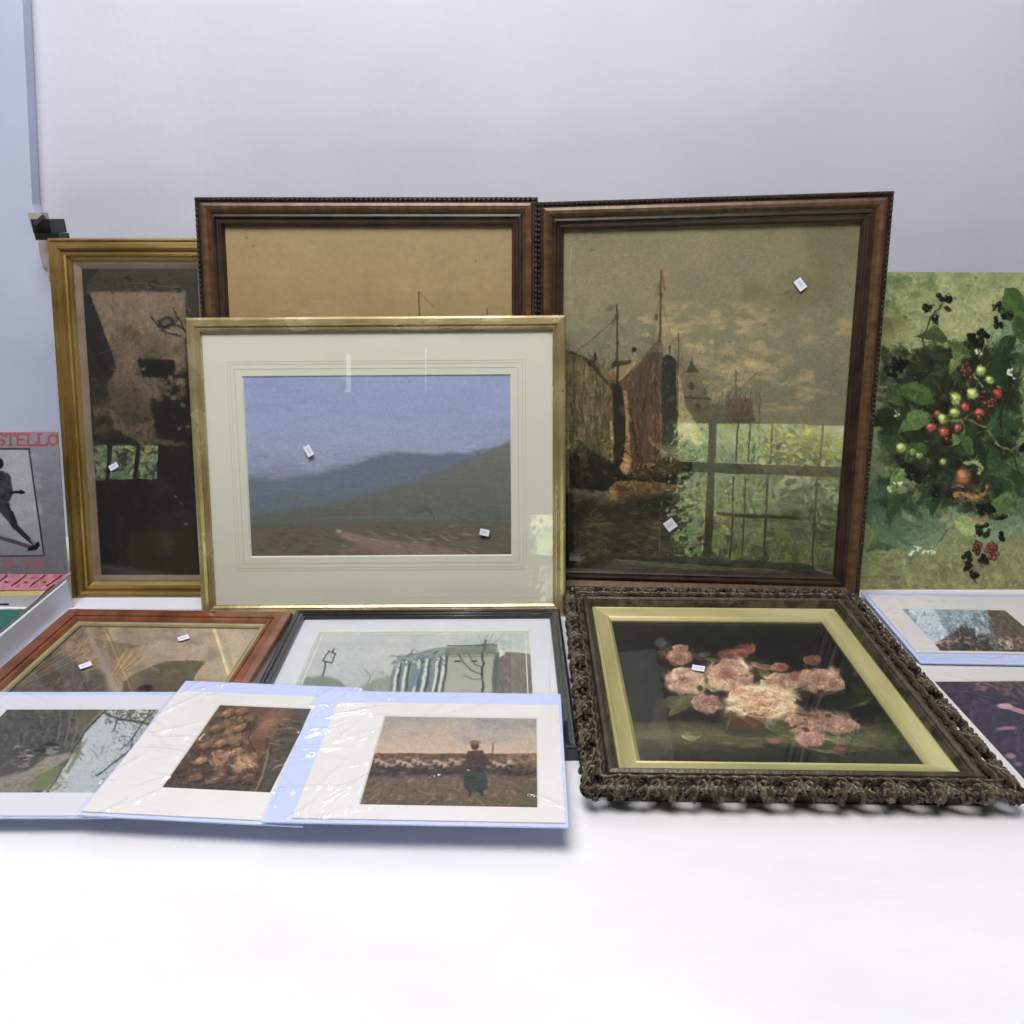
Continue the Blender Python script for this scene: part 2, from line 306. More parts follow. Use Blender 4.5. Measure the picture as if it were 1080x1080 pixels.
    c.polyg([(657, 412), (661, 412), (664, 450), (665, 490), (661, 502), (652, 502), (650, 496), (658, 486), (660, 450)], '8d7a5a', 'a9763c', 1, 1); c.polyg([(660, 478), (665, 476), (665, 494), (656, 500), (651, 497)], 'a86c34', 'b8894a', .8, 1.5)
    c.line([(684, 462), (689, 468), (694, 472), (702, 478)], '9c9a78', 2.6, .7); c.line([(684, 462), (698, 470)], '7c7c5c', 2, .5)
    # pale sail right
    c.polyg([(714, 384), (718, 398), (722, 424), (734, 446), (746, 466), (722, 478), (715, 478)], '8e7f5c', 'a59c70', .95, 1.5, streak=.3); c.poly([(717, 384), (722, 385), (722, 400), (719, 396)], '8c6040', .9, 1)
    # hulls
    c.poly([(599, 474), (606, 478), (612, 468), (640, 484), (652, 492), (660, 502), (730, 470), (735, 470), (728, 498), (720, 510), (660, 520), (600, 515)], '1d1c15', 1, 3)
    c.dabs([(602, 478), (650, 512)], 90, ['2c3526', '4a4228', '171712', '5c4d2e'], 8, 3, 1.3, .5, .6, 59); c.polyg([(612, 470), (618, 474), (620, 490), (612, 492)], '6b5c38', '4e4a30', .6, 3)
    c.polyg([(666, 490), (700, 486), (728, 466), (734, 470), (724, 486), (700, 504), (668, 506)], '59442a', '38301f', 1, 2); c.ell(723, 472, 7, 8, '332f22', 0, .9, .5); c.line([(716, 470), (724, 463), (732, 468)], '6b5e3e', 1.3, .8)
    c.dabs([(676, 486), (730, 500)], 70, ['8a6a40', '4a3a24', '6c5432', '2b2419'], 7, 1.8, -.25, .3, .6, 60)
    c.polyg([(642, 514), (648, 508), (668, 506), (700, 511), (722, 512), (714, 520), (694, 528), (670, 526), (648, 531), (643, 524)], '7a5c34', '54432a', 1, 1.3, streak=.5)
    c.line([(643, 522), (644, 514), (652, 508), (690, 510), (720, 513)], '9a7440', 1.5, .9); c.ell(648, 522, 5, 7, '9a6c34', .3, .8, .6); c.ell(656, 515, 9, 3.2, '40341f', 0, .85, .5)
    c.dabs([(664, 508), (712, 526)], 80, ['8a6c40', '3c3424', '6c5838', '2e2a20'], 6, 2, .3, .6, .6, 61); c.poly([(680, 524), (694, 524), (696, 532), (682, 533)], '7a5430', .9, 1)
    c.poly([(660, 528), (712, 520), (712, 552), (662, 552)], '22231f', .9, 5)
    c.dabs([(600, 376), (646, 480)], 260, ['7a6c48', '3c3826', '948358', '565234', '2e2c20'], 9, 1.4, 1.5, .25, .55, 161)
    c.dabs([(664, 380), (698, 480)], 220, ['6c5240', '3c2a1e', '7c6048', '4c4030', '8a6a4c'], 8, 1.3, 1.5, .35, .5, 162)
    for q in ([(617, 378), (614, 430), (620, 470)], [(629, 392), (627, 440), (632, 478)], [(606, 374), (605, 470)]): c.line(q, '3a3424', 1.1, .5)
    for q in ([(688, 372), (680, 420), (684, 480)], [(676, 388), (672, 430), (676, 486)], [(692, 380), (691, 480)]): c.line(q, '35261a', 1, .5)
    for q in ([(651, 330), (625, 392)], [(652, 330), (668, 400)], [(697, 312), (715, 384)], [(697, 312), (676, 384)], [(716, 360), (735, 446)]): c.line(q, '4a402e', .6, .45)
    for x in range(668, 730, 5): c.line([(x, 500-(x-668)*.45), (x+1, 490-(x-668)*.42)], 'a08050', 1.1, .5)
    c.dabs([(645, 488), (735, 512)], 90, ['a8844e', '2a2418', '6c5636', '8c7044'], 5, 1.1, -.2, .5, .65, 163)
    for x, y in ((672, 497), (681, 493), (690, 494), (703, 488), (712, 482)): c.ell(x, y, 1.4, 3, '2a2018', 0, .8, .5); c.ell(x, y-3.4, 1.1, 1.1, '9a7858', 0, .8, .5)
    c.dabs([(722, 396), (752, 460)], 90, ['7d7760', '4a4638', '8c8468', '5c5848'], 3.5, 1.1, .2, .9, .5, 164)
    c.dabs([(752, 424), (800, 470)], 160, ['6a6250', '4a4a3e', '7a6a54', '565a4c'], 4, 1.3, 1.4, .5, .5, 165)
    # shore and water
    c.polyg([(590, 520), (660, 532), (664, 556), (590, 560)], '33301f', '28261b', .9, 6)
    c.polyg([(595, 550), (760, 545), (910, 530), (915, 630), (590, 630)], '3f3a2a', '2c332c', .95, 5)
    c.dabs([(603, 525), (720, 556)], 220, ['4e4630', '28271d', '6a5a3c', '34382a'], 10, 2.4, -.3, .4, .55, 62)
    c.dabs([(600, 552), (720, 586)], 260, ['66543a', '4e442f', '746044', '38352a', '2c302a'], 11, 2.6, .1, .25, .6, 63)
    c.dabs([(600, 575), (900, 616)], 900, ['2c352e', '4a4c3a', '232a25', '6c5c40', '3c463c', '1d2420', '4a4e42'], 9, 2.2, .05, .3, .45, 64)
    c.dabs([(720, 470), (900, 600)], 600, ['4a5140', '3b4436', '585c48', '333a2e'], 10, 4, .1, .6, .35, 65)
    c.polyg([(597, 520), (603, 520), (606, 616), (597, 616)], '15140f', '12120f', .85, 3)
    c.line([(612, 560), (611, 600)], '6a6450', 1.2, .5)
    c.repaint((585, 360, 800, 470), 3600, 3, 1.0, 1.4, .5, .5, .16, .9, 1); c.repaint((600, 466, 735, 535), 2200, 3.4, 1.1, .1, .9, .5, .18, 1.2, 15); c.repaint((585, 460, 905, 618), 3200, 6, 1.8, .1, .5, .6, .16, 2.4, 2); c.repaint((585, 235, 905, 440), 900, 16, 5, .1, .6, .3, .03, 4, 3)
    c.line([(651, 322), (651, 400)], '4a3823', 1.2, .9, 2.6); c.line([(697, 286), (696, 360)], '5a4326', 1.3, .9, 2.2); c.line([(715.5, 352), (715, 440)], '564a34', 1, .8)
    c.mul(1.6, 1.6, .07, 66, 2); return c

def pic_berries():
    c = Cv(905, 275, 1240, 640, 2.5, '7c7e54', 5)
    c.grad([(285, '77805a'), (350, '8a8c62'), (480, '667460'), (560, '787c58'), (625, '807e56')])
    c.dabs([(905, 275), (1240, 640)], 900, ['7e8356', '8a8860', '6c7a4c', '75744a', '88905e', '97936a'], 26, 8, .9, .9, .4, 71)
    c.scum((925, 285, 1000, 340), '4f7040', 9, 14, .45, .7, .8, 72, 8); c.scum((990, 286, 1090, 350), '9a9568', 12, 14, .4, .7, .8, 73, 8)
    c.scum((925, 330, 960, 400), '6d6238', 10, 9, .4, .7, .6, 74); c.dabs([(922, 590), (1080, 626)], 160, ['7a7044', '8b8350', '6b6a44', '858a5c', '6e5c38'], 14, 6, .3, .9, .5, 75)
    # big cool background leaves
    for L in ((1060, 330, 120, 70, 1.5, '667a64'), (1000, 560, 90, 46, 2.9, '465e50'), (985, 520, 80, 50, 1.9, '566e60'), (1000, 520, 70, 40, .6, '587262'), (925, 500, 90, 44, 1.2, '3c5c50'),
              (1075, 470, 110, 60, 1.4, '5c7262'), (1020, 560, 60, 40, -.2, '5f7666'), (940, 575, 70, 34, -.4, '58705f'), (920, 540, 60, 30, .7, '48695a'), (1070, 400, 90, 55, 1.7, '6b8a70'),
              (1100, 300, 100, 60, .6, '577448'), (1110, 420, 110, 60, .3, '50705a'), (1100, 520, 90, 50, .4, '5c6f40')): c.leaf(*L, bend=.1)
    # dark mass behind the fruit
    c.poly([(930, 455), (940, 400), (965, 372), (1000, 362), (1030, 358), (1068, 375), (1075, 430), (1068, 500), (1050, 535), (1020, 530), (985, 525), (960, 500), (938, 490)], '1f2a22', .93, 8, 8, 7)
    c.dabs([(930, 365), (1080, 540)], 420, ['25382a', '1c2a22', '32482c', '16201c', '2a4436', '3f5a34'], 18, 7, .7, 1.2, .55, 76)
    rng = np.random.default_rng(7)
    for L in ((985, 425, 46, 26, 3.4, '3c5a26'), (985, 440, 42, 24, 2.7, '4d6c2c'), (940, 400, 34, 20, 1.1, '3a5229'), (960, 395, 30, 16, -1.3, '27361f'), (1000, 360, 34, 18, 3.3, '3a4c22'), (1003, 362, 28, 20, .5, '445c2a'),
              (1018, 375, 26, 14, 2.3, '5a7038'), (1060, 370, 44, 26, 1.5, '1f3a30'), (1070, 352, 30, 18, 1.9, '23402c'), (1070, 330, 40, 22, .9, '2f4c1c'), (1060, 303, 44, 30, .75, '39591e'),
              (980, 470, 36, 20, 2.5, '36562f'), (960, 495, 34, 16, 2.2, '5e7f2a'), (1000, 500, 50, 26, 1.9, '24402c'), (955, 520, 40, 18, 2.0, '2c4a30'), (1045, 470, 40, 20, 1.0, '2b4a30'),
              (1052, 495, 44, 26, .3, '24421f'), (1040, 500, 40, 20, -.6, '31502a'), (1072, 520, 40, 24, 2.2, '4b6428'), (1030, 520, 36, 22, .9, '2e4642'), (1005, 545, 44, 24, 0.2, '7c8c54'),
              (1000, 470, 34, 12, -1.1, '50703a'), (1025, 480, 30, 12, -2.2, '3a5a30'), (1080, 440, 50, 30, 2.6, '284a34'), (950, 440, 40, 22, 2.8, '203626'), (930, 460, 36, 20, .4, '2f4a36'),
              (1090, 470, 60, 30, .4, '2d4a26'), (1110, 360, 60, 34, .8, '3a5a2a'), (1130, 480, 60, 34, 1.4, '34523a'), (1120, 560, 60, 30, -.5, '466430'), (940, 545, 34, 16, .3, '466254')): c.leaf(*L)
    c.dabs([(975, 480), (1030, 525)], 60, ['2c2028', '3a2030', '241a20', '1c1820'], 9, 6, .6, .9, .7, 77)
    # stems
    c.line([(1000, 310), (982, 335), (974, 352), (974, 375), (980, 400)], '3c3220', 1.8); c.line([(980, 395), (992, 412), (1004, 430)], '55502a', 1.4, .7)
    c.line([(1048, 350), (1040, 365), (1032, 378)], '6a5a3a', 1.5); c.line([(1022, 388), (1036, 408)], '8a9068', 1.6); c.line([(1063, 415), (1055, 440), (1058, 475)], '2b2d1c', 2)
    c.line([(990, 446), (1020, 443), (1040, 450), (1050, 468), (1066, 476), (1085, 462)], '70703c', 2); c.line([(1068, 478), (1076, 500)], '32321e', 1.8); c.line([(1063, 425), (1080, 395)], '33351f', 1.5)
    c.dabs([(930, 360), (1085, 545)], 500, ['1c2a20', '6c8044', '2c4030', '4c6a48', '141c18', '86905c'], 7, 2.4, .8, 1.2, .5, 80)
    # fruit
    K = ['14121a', '1c1c2c', '20202e', '181420']
    for x, y, R, n, cl in ((991, 313, 3.5, 7, K), (1002, 315, 3.5, 6, K), (976, 324, 4, 7, ['2c1018', '1c141c']), (998, 326, 3, 4, K), (987, 338, 4, 7, ['1c2034', '181a26']), (948, 384, 8, 16, K), (941, 394, 4, 6, K),
                       (1053, 325, 5, 8, K), (1063, 332, 4, 5, K), (1052, 341, 5, 6, ['1a1418', '2c1c18']), (1025, 354, 5, 8, K), (1037, 352, 6, 9, K), (1033, 362, 4, 6, K),
                       (955, 492, 6, 9, ['241a2a', '1a1622']), (965, 500, 10, 18, ['261826', '2c1c2a', '181420']), (998, 428, 6, 9, ['1c1418', '2a1820']), (985, 442, 4, 5, K), (985, 520, 4, 5, K), (1003, 520, 5, 5, K),
                       (1036, 537, 6, 10, K), (1044, 536, 5, 8, K), (1056, 546, 5, 9, K), (1038, 558, 7, 13, ['1c2238', '14141f']), (1057, 566, 3, 4, K), (1021, 587, 5, 8, K), (1038, 591, 4, 7, K), (1019, 598, 5, 9, K), (1027, 607, 4, 7, K), (1080, 474, 4, 5, K)):
        c.cluster(x, y, R, n, cl, 2.3, int(x+y))
    for x, y, R, n, cl in ((1016, 385, 6, 12, ['6c2230', '8c2a3a', '581c28']), (1021, 398, 6, 9, ['7c2434', '5c1c28']), (1034, 416, 6, 9, ['601e26', '7a2630']), (1045, 424, 6, 9, ['6a2028', '8a2c34']), (1017, 412, 5, 6, ['4c1820']),
                       (1032, 576, 4, 6, ['7c2438', '902c3c']), (1046, 574, 4, 6, ['8a2038', 'a42c44']), (1047, 583, 6, 10, ['80203a', 'a02a44']), (1031, 580, 4, 5, ['5c1c2c'])): c.cluster(x, y, R, n, cl, 2.4, int(x*3+y))
    for x, y, r, k in ((1053, 416, 6.5, 'a32530'), (1019, 429, 5.6, 'b52c34'), (1034, 437, 6.2, 'b22832'), (988, 437, 4.6, 'a8402c'), (983, 452, 5.5, 'c02c38'), (996, 456, 6, 'bc2834'), (1010, 452, 5.2, 'a03444'), (1034, 441, 4, '8c2028'), (1000, 464, 5, '5a1c22')): c.berry(x, y, r, k, 'f0b0a8')
    for x, y, r, k in ((1036, 391, 6, '93a82c'), (1045, 401, 5.4, '8ca028'), (1026, 415, 6, '9aac34'), (1009, 421, 6, '98b030'), (1008, 436, 6.3, '94a42e'), (994, 443, 5.8, '98a82c'), (951, 473, 6, '7f962a'), (962, 477, 5, '6c8628'), (970, 480, 4, '7c9030'), (995, 488, 4.5, '8a9a3c')): c.berry(x, y, r, k, 'e8f0b0')
    c.ell(1016, 502, 8, 8, 'a8522c', .5, .95, .7); c.ell(1014, 500, 4, 3, 'd88048', .5, .7, .8); c.line([(1018, 488), (1028, 487), (1035, 494), (1032, 500)], '8c9a48', 4, .9)
    c.line([(1008, 522), (1018, 520), (1028, 527), (1040, 520), (1041, 513)], 'a8672c', 5, .9, 3); c.dabs([(1002, 512), (1040, 532)], 40, ['7c4424', 'b8742c', '4a2a20'], 8, 3, .2, .5, .6, 78); c.line([(1025, 548), (1040, 546)], 'a06a40', 4, .7)
    for x, y in ((939, 515), (949, 512), (971, 578), (978, 581), (984, 580), (1033, 371), (1066, 390), (946, 436), (1070, 394), (963, 583)):
        for k in range(4): c.ell(x+rng.normal(0, 2.6), y+rng.normal(0, 1.8), 1.6, 1.3, 'c2ccc0', rng.uniform(0, 3), .8, .6)
    c.repaint((905, 280, 1240, 635), 9000, 4.5, 1.8, .8, 1.1, .55, .14, 2.2, 4); c.mul(2.2, 2.2, .1, 79, 3); return c

def pic_sepia():
    c = Cv(-160, 640, 310, 830, 2.5, '9c8c7c', 6)
    c.grad([(-160, '6a6059'), (20, '75695f'), (100, '94836f'), (200, 'aa9a88'), (300, 'b09c86')], ax=0)
    c.scum((-20, 650, 300, 730), '8a8076', 14, 22, .45, .75, .7, 81); c.scum((110, 655, 260, 700), 'b8a894', 9, 30, .45, .7, .6, 82)
    c.polyg([(-160, 830), (-160, 700), (0, 722), (30, 690), (52, 682), (80, 690), (110, 712), (120, 760)], '59514c', '4a4440', 1, 8)
    c.scum((40, 650, 120, 690), '6b6258', 5, 8, .45, .65, .7, 83, 10); c.polyg([(60, 668), (92, 672), (104, 690), (92, 716), (84, 700), (66, 688)], 'a88a6c', 'b4967a', .7, 8)
    for k in range(13): c.line([(90-k*3, 690-k*.5), (70-k*5, 700+k*1.2), (24-k*3, 722+k)], ['b49a80', '4a423c', '8c7460', '6a5a50'][k % 4], 1.6, .45)
    for k in range(12): c.line([(80, 678), (50+k*4, 662-k*.6)], ['6a5c4c', 'a08a6e', '4d443c'][k % 3], 1.4, .5)
    c.dabs([(20, 664), (105, 726)], 300, ['a58a6c', '57504a', '7c6a5c', '8a6450', '4c4844'], 11, 1.6, -.7, .6, .5, 84)
    c.polyg([(112, 676), (148, 681), (130, 712), (118, 706)], '6c6054', '8a7a68', .8, 3)
    c.polyg([(116, 700), (142, 682), (148, 683), (138, 704), (124, 716)], 'a8906c', '8c785c', .9, 3)
    for k in range(7): c.line([(118+k*1.5, 712), (134+k*3, 684+k*1.6)], ['c0a880', '7a6850'][k % 2], 1, .7)
    c.ell(97, 664, 5, 8, '9a8868', -.3, .8, .6)
    c.polyg([(130, 719), (150, 707), (175, 698), (200, 696), (216, 699), (206, 712), (200, 760), (130, 760)], '67604f', '5e564a', 1, 1.6); c.scum((130, 698, 215, 720), '7c725e', 5, 9, .45, .7, .5, 85, 4)
    c.polyg([(-160, 740), (310, 730), (310, 830), (-160, 830)], '6c6256', '50483f', .95, 10); c.ell(152, 727, 9, 4, '1e1c1e', -.2, .9, .5)
    c.repaint((0, 645, 290, 728), 1600, 5, 1.2, -.6, .5, .35, .08, 1.2, 12); c.mul(1.6, 1.6, .07, 86, 2); return c

def pic_terrace():
    c = Cv(230, 655, 600, 860, 2.5, 'c4c8c4', 7)
    c.grad([(662, 'c0c7c6'), (690, 'c8cbc6'), (720, 'b9bfb8'), (830, 'a2a898')])
    c.scum((240, 660, 600, 720), 'aebcc4', 8, 22, .45, .75, .6, 91); c.scum((430, 664, 560, 690), 'a4b8c0', 6, 16, .45, .75, .5, 92)
    c.line([(337.5, 722), (344, 694)], '3c4440', 1.8); c.poly([(341, 696), (347, 687), (354, 690), (349, 699)], 'b8c0ba', 1, 1); c.line([(341, 697), (346, 687), (354, 690), (349, 700), (341, 697)], '363c38', 1.2); c.line([(350, 688), (352, 684)], '363c38', 1.6)
    c.poly([(315, 728), (322, 715), (340, 712), (356, 716), (364, 724), (366, 740), (310, 740)], '76837a', .85, 3, 2)
    c.poly([(395, 716), (415, 712), (420, 730), (385, 734), (380, 724)], '8c9680', .85, 3, 1.5); c.line([(386, 726), (390, 712), (384, 706)], '50605e', .8, .7); c.dabs([(384, 708), (412, 730)], 50, ['5c6c64', '7c8c84', 'a8b0a8'], 5, 1, 1.2, .6, .6, 93)
    c.polyg([(475, 682), (524, 681), (523, 740), (462, 740)], 'a8a994', 'b0ae98', 1, 1); c.polyg([(414, 704), (422, 692), (440, 688), (460, 683), (475, 682), (466, 740), (408, 740)], '8c9a9c', '6c7c82', 1, 1.2)
    for k, x in enumerate((418, 427, 440, 448, 460, 467)):
        c.line([(x+2, 700-k*1.6), (x-5, 740)], 'd0d4cc', 3); c.line([(x+5, 700-k*1.6), (x-1, 740)], '33434c', 2.4, .85)
    c.dabs([(412, 686), (470, 704)], 90, ['4a5a5c', '8c9890', 'b4bab0', '5c6c70', '3a4a50'], 6, 1.6, -.3, .5, .7, 94); c.poly([(437, 706), (446, 704), (440, 724), (434, 724)], '5878a0', .8, 2)
    c.polyg([(470, 683), (524, 680), (524, 690), (468, 691)], '7c8876', '6c7868', .9, 1); c.line([(472, 681), (524, 680)], '46504a', 1.4); c.line([(473, 692), (524, 692)], '58625a', 1, .7)
    for x in (480, 497): c.line([(x, 697), (x+5, 697)], '3a403c', 1.8)
    c.line([(509, 740), (509, 690), (512, 676)], '2e3834', 2.2); c.line([(509, 712), (497, 706), (488, 698), (484, 690)], '3a4440', 1.1, .9); c.line([(509, 704), (500, 700), (494, 690)], '3a4440', .9, .8); c.line([(509, 716), (498, 716), (490, 712)], '3a4440', .9, .8)
    for q in ([(512, 684), (518, 672), (520, 668)], [(512, 682), (505, 672), (503, 668)], [(516, 680), (526, 674)], [(510, 688), (520, 684)]): c.line(q, '6c8488', .8, .7)
    c.dabs([(500, 668), (535, 686)], 60, ['8ca0a0', '6c8484', 'a8b8b8'], 4, .9, .6, 1, .5, 95)
    c.polyg([(518, 740), (521, 690), (526, 688), (526, 740)], '4c5c5a', '5c6864', 1, 1); c.polyg([(526, 692), (535, 688), (570, 690), (570, 740), (525, 740)], '7c6c62', '6e605a', 1, 1.2)
    c.dabs([(526, 692), (570, 735)], 160, ['94786c', '5c5450', '8c8c80', '7a4c48', 'a09488'], 4, 1.8, 1.5, .6, .55, 96); c.poly([(524, 694), (528, 686), (534, 690)], 'dde0dc', .8, 1)
    c.polyg([(240, 730), (600, 735), (600, 850), (230, 850)], '8c9284', '7c7c6c', .85, 8)
    c.repaint((310, 662, 575, 730), 1800, 2.6, .8, .9, .9, .4, .07, .8, 11); c.mul(1.5, 1.5, .05, 97, 2); return c

def pic_roses():
    c = Cv(640, 640, 1000, 830, 3.5, '26272c', 8)
    c.grad([(650, '2c2d31'), (680, '232428'), (740, '222528'), (762, '262b2a'), (764, '484c38'), (774, '5c6242'), (782, '4a5040'), (795, '2a3236'), (815, '25282c')])
    c.dabs([(640, 640), (1000, 762)], 500, ['2e2f34', '1f2024', '303836', '28262a', '343a38'], 26, 7, .2, .5, .3, 101)
    c.polyg([(655, 762), (740, 760), (760, 768), (655, 770)], '6a6e4c', '4a5038', .6, 3); c.polyg([(655, 768), (760, 772), (880, 778), (985, 786), (985, 792), (880, 790), (780, 786), (655, 778)], '6f7450', '4f583c', .75, 4)
    c.dabs([(655, 764), (985, 792)], 220, ['727848', '5a6240', '8a8a5c', '484e38', '6c5a44'], 18, 2.2, .05, .08, .5, 102); c.dabs([(655, 786), (985, 814)], 260, ['222c32', '2c2c30', '3a3830', '1f2628'], 20, 4, .08, .2, .4, 103)
    c.scum((860, 700, 990, 790), '25382a', 12, 20, .4, .7, .7, 104, 20)
    # bowl
    c.polyg([(755, 742), (822, 748), (818, 776), (790, 777), (766, 775)], '5c4038', '3c4a40', .95, 1.5); c.ell(790, 762, 20, 8, '6c3c34', 0, .7, .6); c.polyg([(808, 750), (819, 753), (818, 774), (806, 768)], '7c8a54', '566c48', .9, 1.5)
    c.line([(766, 775), (792, 777), (818, 776)], '2c5248', 1.8, .9); c.line([(757, 744), (766, 774)], '27362f', 1.6, .8); c.line([(770, 752), (766, 772)], 'a07868', 1.2, .7); c.line([(796, 752), (812, 770)], '8c9058', 1.2, .8)
    G = ['4c5a3c', '5c6a44', '6c7448', '3c4c34']
    for L in ((735, 734, 40, 16, 2.5, G[1]), (722, 722, 20, 9, -2.4, G[0]), (742, 694, 34, 7, .1, G[1]), (790, 698, 34, 8, .2, '8a7050'), (778, 700, 22, 6, -.4, G[3]), (800, 705, 30, 12, .6, G[0]), (830, 712, 30, 10, -.2, G[3]), (826, 738, 34, 9, .5, '8c8c5c'),
              (838, 742, 20, 7, .7, '7a7c50'), (868, 776, 40, 8, .15, '6c8058'), (890, 778, 36, 8, .25, '54704c'), (880, 770, 42, 6, .1, '4c6444'), (898, 746, 28, 4, -.45, '4c6438'), (850, 788, 60, 4, .05, '6f8058'), (700, 742, 20, 14, -.4, '4f5c40'), (760, 718, 30, 14, .3, '68703f')): c.leaf(*L, bend=.06)
    P = ['cbab98', 'bd9482', 'd8bca6', 'ae8474']; Q = ['d6c6a2', 'e0d2b0', 'ccb490', 'bfb088']; R = ['a4605a', 'b47468', '8c484a']
    c.rose(716, 693, 13, 7.5, ['c89880', 'd4a488', 'b87c68'], 1, 'a86858'); c.ell(702, 682, 7, 6, '4e5260', .5, .95, .5); c.rose(718, 683, 8, 4, P, 2); c.ell(698, 689, 5, 2.4, 'c09478', .3, .9, .5)
    c.rose(768, 690, 10, 6, R, 3, '8c3038'); c.rose(786, 685, 12, 4.5, R, 4, '8c3038'); c.rose(782, 690, 8, 5, ['b87068', 'a85c58'], 5, '8c3038'); c.ell(744, 690, 7, 2.5, '7c8c80', -.1, .8, .6)
    c.rose(722, 717, 21, 13, P, 6, 'a05c50'); c.rose(769, 711, 26, 15, ['d0ac98', 'c0907e', 'dcc0aa', 'b48474'], 7, 'a8504c'); c.rose(745, 741, 15, 9.5, ['c89c92', 'b48480', 'd4b0a8'], 8, 'a84c54')
    c.ell(750, 725, 22, 6, 'ccbc94', -.2, .7, .5); c.rose(822, 722, 21, 11, Q[:2]+P, 9, 'b8584c'); c.rose(803, 740, 39, 16, Q, 10, 'b8604c')
    c.ell(782, 731, 11, 5, 'b8543c', .3, .75, .6); c.ell(786, 729, 6, 2.4, 'c86c50', .4, .8, .6)
    c.dabs([(775, 728), (838, 752)], 90, ['e4c89c', 'c07058', 'dcb88c', 'd09070', 'ecd8b0'], 7, 2.6, .15, .5, .75, 105)
    c.rose(797, 757, 10, 5, ['7c4038', '8c5044'], 11); c.rose(856, 696, 9, 5, ['b07460', 'a0604c'], 12); c.rose(840, 713, 7, 4, R, 13); c.rose(864, 716, 24, 10, ['c8a090', 'bc8c7c', 'd4b4a2'], 14, 'a86860'); c.rose(880, 721, 11, 7, ['c09482', 'b08070', 'ccaa96'], 15); c.rose(822, 704, 9, 4, ['b87870', 'a86058'], 16)
    c.ell(852, 727, 8, 2.2, '9c7c74', .3, .8, .6)
    c.rose(845, 762, 18, 9, P, 17); c.rose(875, 762, 26, 8, ['bc9482', 'c8a490', 'a4786a'], 18, '9c6054'); c.rose(855, 757, 20, 5, ['c4a08c', 'a47c6c'], 19); c.rose(893, 766, 14, 5, ['b48c7c', 'c4a08c'], 20); c.rose(855, 779, 16, 6, ['d0a498', 'c08c84'], 21, 'a05c5c')
    c.dabs([(776, 726), (838, 754)], 110, ['e6d8b8', 'd8c09c', 'c8a088', 'eadcc0', 'd0a890'], 7, 2, .15, .6, .6, 108)
    c.dabs([(704, 708), (796, 722)], 60, ['dcc4b0', 'c8a898', 'd8b8a4'], 6, 1.8, .1, .7, .5, 109)
    c.dabs([(836, 756), (900, 780)], 60, ['d0b09c', 'b88c7c', 'dcc0ac'], 7, 1.6, .2, .6, .55, 110)
    for x, y, a_, l_ in ((744, 726, .6, 14), (758, 733, 1.0, 12), (836, 728, -.3, 16), (838, 734, .9, 14), (752, 702, -.8, 12), (795, 710, .5, 16), (840, 752, .2, 14), (868, 771, .3, 18), (828, 770, -.3, 14), (760, 748, 1.2, 12), (846, 704, -.6, 10), (736, 704, .4, 10)):
        c.leaf(x, y, l_, 4, a_, '3f4832', bend=.05, a=.85)
    for x, y, rx, ry in ((747, 731, 4, 3), (842, 741, 5, 4), (795, 707, 5, 3), (738, 726, 3, 3), (850, 770, 4, 2), (830, 765, 4, 3), (873, 755, 3, 2)): c.ell(x, y, rx, ry, '2a2824', .3, .75, .8)
    c.line([(776, 727), (788, 724), (806, 726), (826, 731), (838, 739)], 'ead8b8', 1.4, .7); c.line([(766, 736), (776, 748), (792, 755), (812, 756), (832, 750)], 'e2d6b0', 1.6, .6); c.line([(786, 734), (800, 738), (818, 737)], 'ecd2b8', 1.2, .6); c.line([(748, 712), (758, 704), (772, 702), (786, 706)], 'e0c2b0', 1.1, .6)
    c.line([(706, 716), (716, 709), (730, 710)], 'd8bcaa', 1, .6); c.line([(845, 715), (860, 708), (878, 712)], 'd4b4a0', 1, .6); c.line([(852, 762), (870, 757), (892, 762)], 'c49a86', 1, .6)
    c.ell(816, 781, 7, 2.6, 'a86c5c', .1, .8, .6); c.ell(886, 790, 7, 5, '9c4c48', 0, .9, .5); c.ell(887, 789, 3, 2, 'bc746c', 0, .7, .7); c.ell(909, 787, 6, 2, '8c4444', 0, .7, .7); c.line([(905, 770), (915, 763), (920, 765)], '7c5448', 1.5, .7)
    c.leaf(718, 775, 22, 6, .05, '9c9c70'); c.ell(743, 769, 9, 1.8, '80584c', 0, .7, .7)
    c.dabs([(700, 680), (920, 792)], 160, ['2a2c2e', '4c4a40', '7c5c50', '8c8468'], 7, 2, .2, .9, .22, 107)
    c.repaint((690, 672, 925, 798), 3600, 2.6, 1.0, .3, .9, .5, .09, .7, 5); c.repaint((645, 645, 995, 815), 900, 22, 5, .1, .3, .3, .08, 3, 6); c.mul(1.2, 1.6, .1, 106, 2); return c

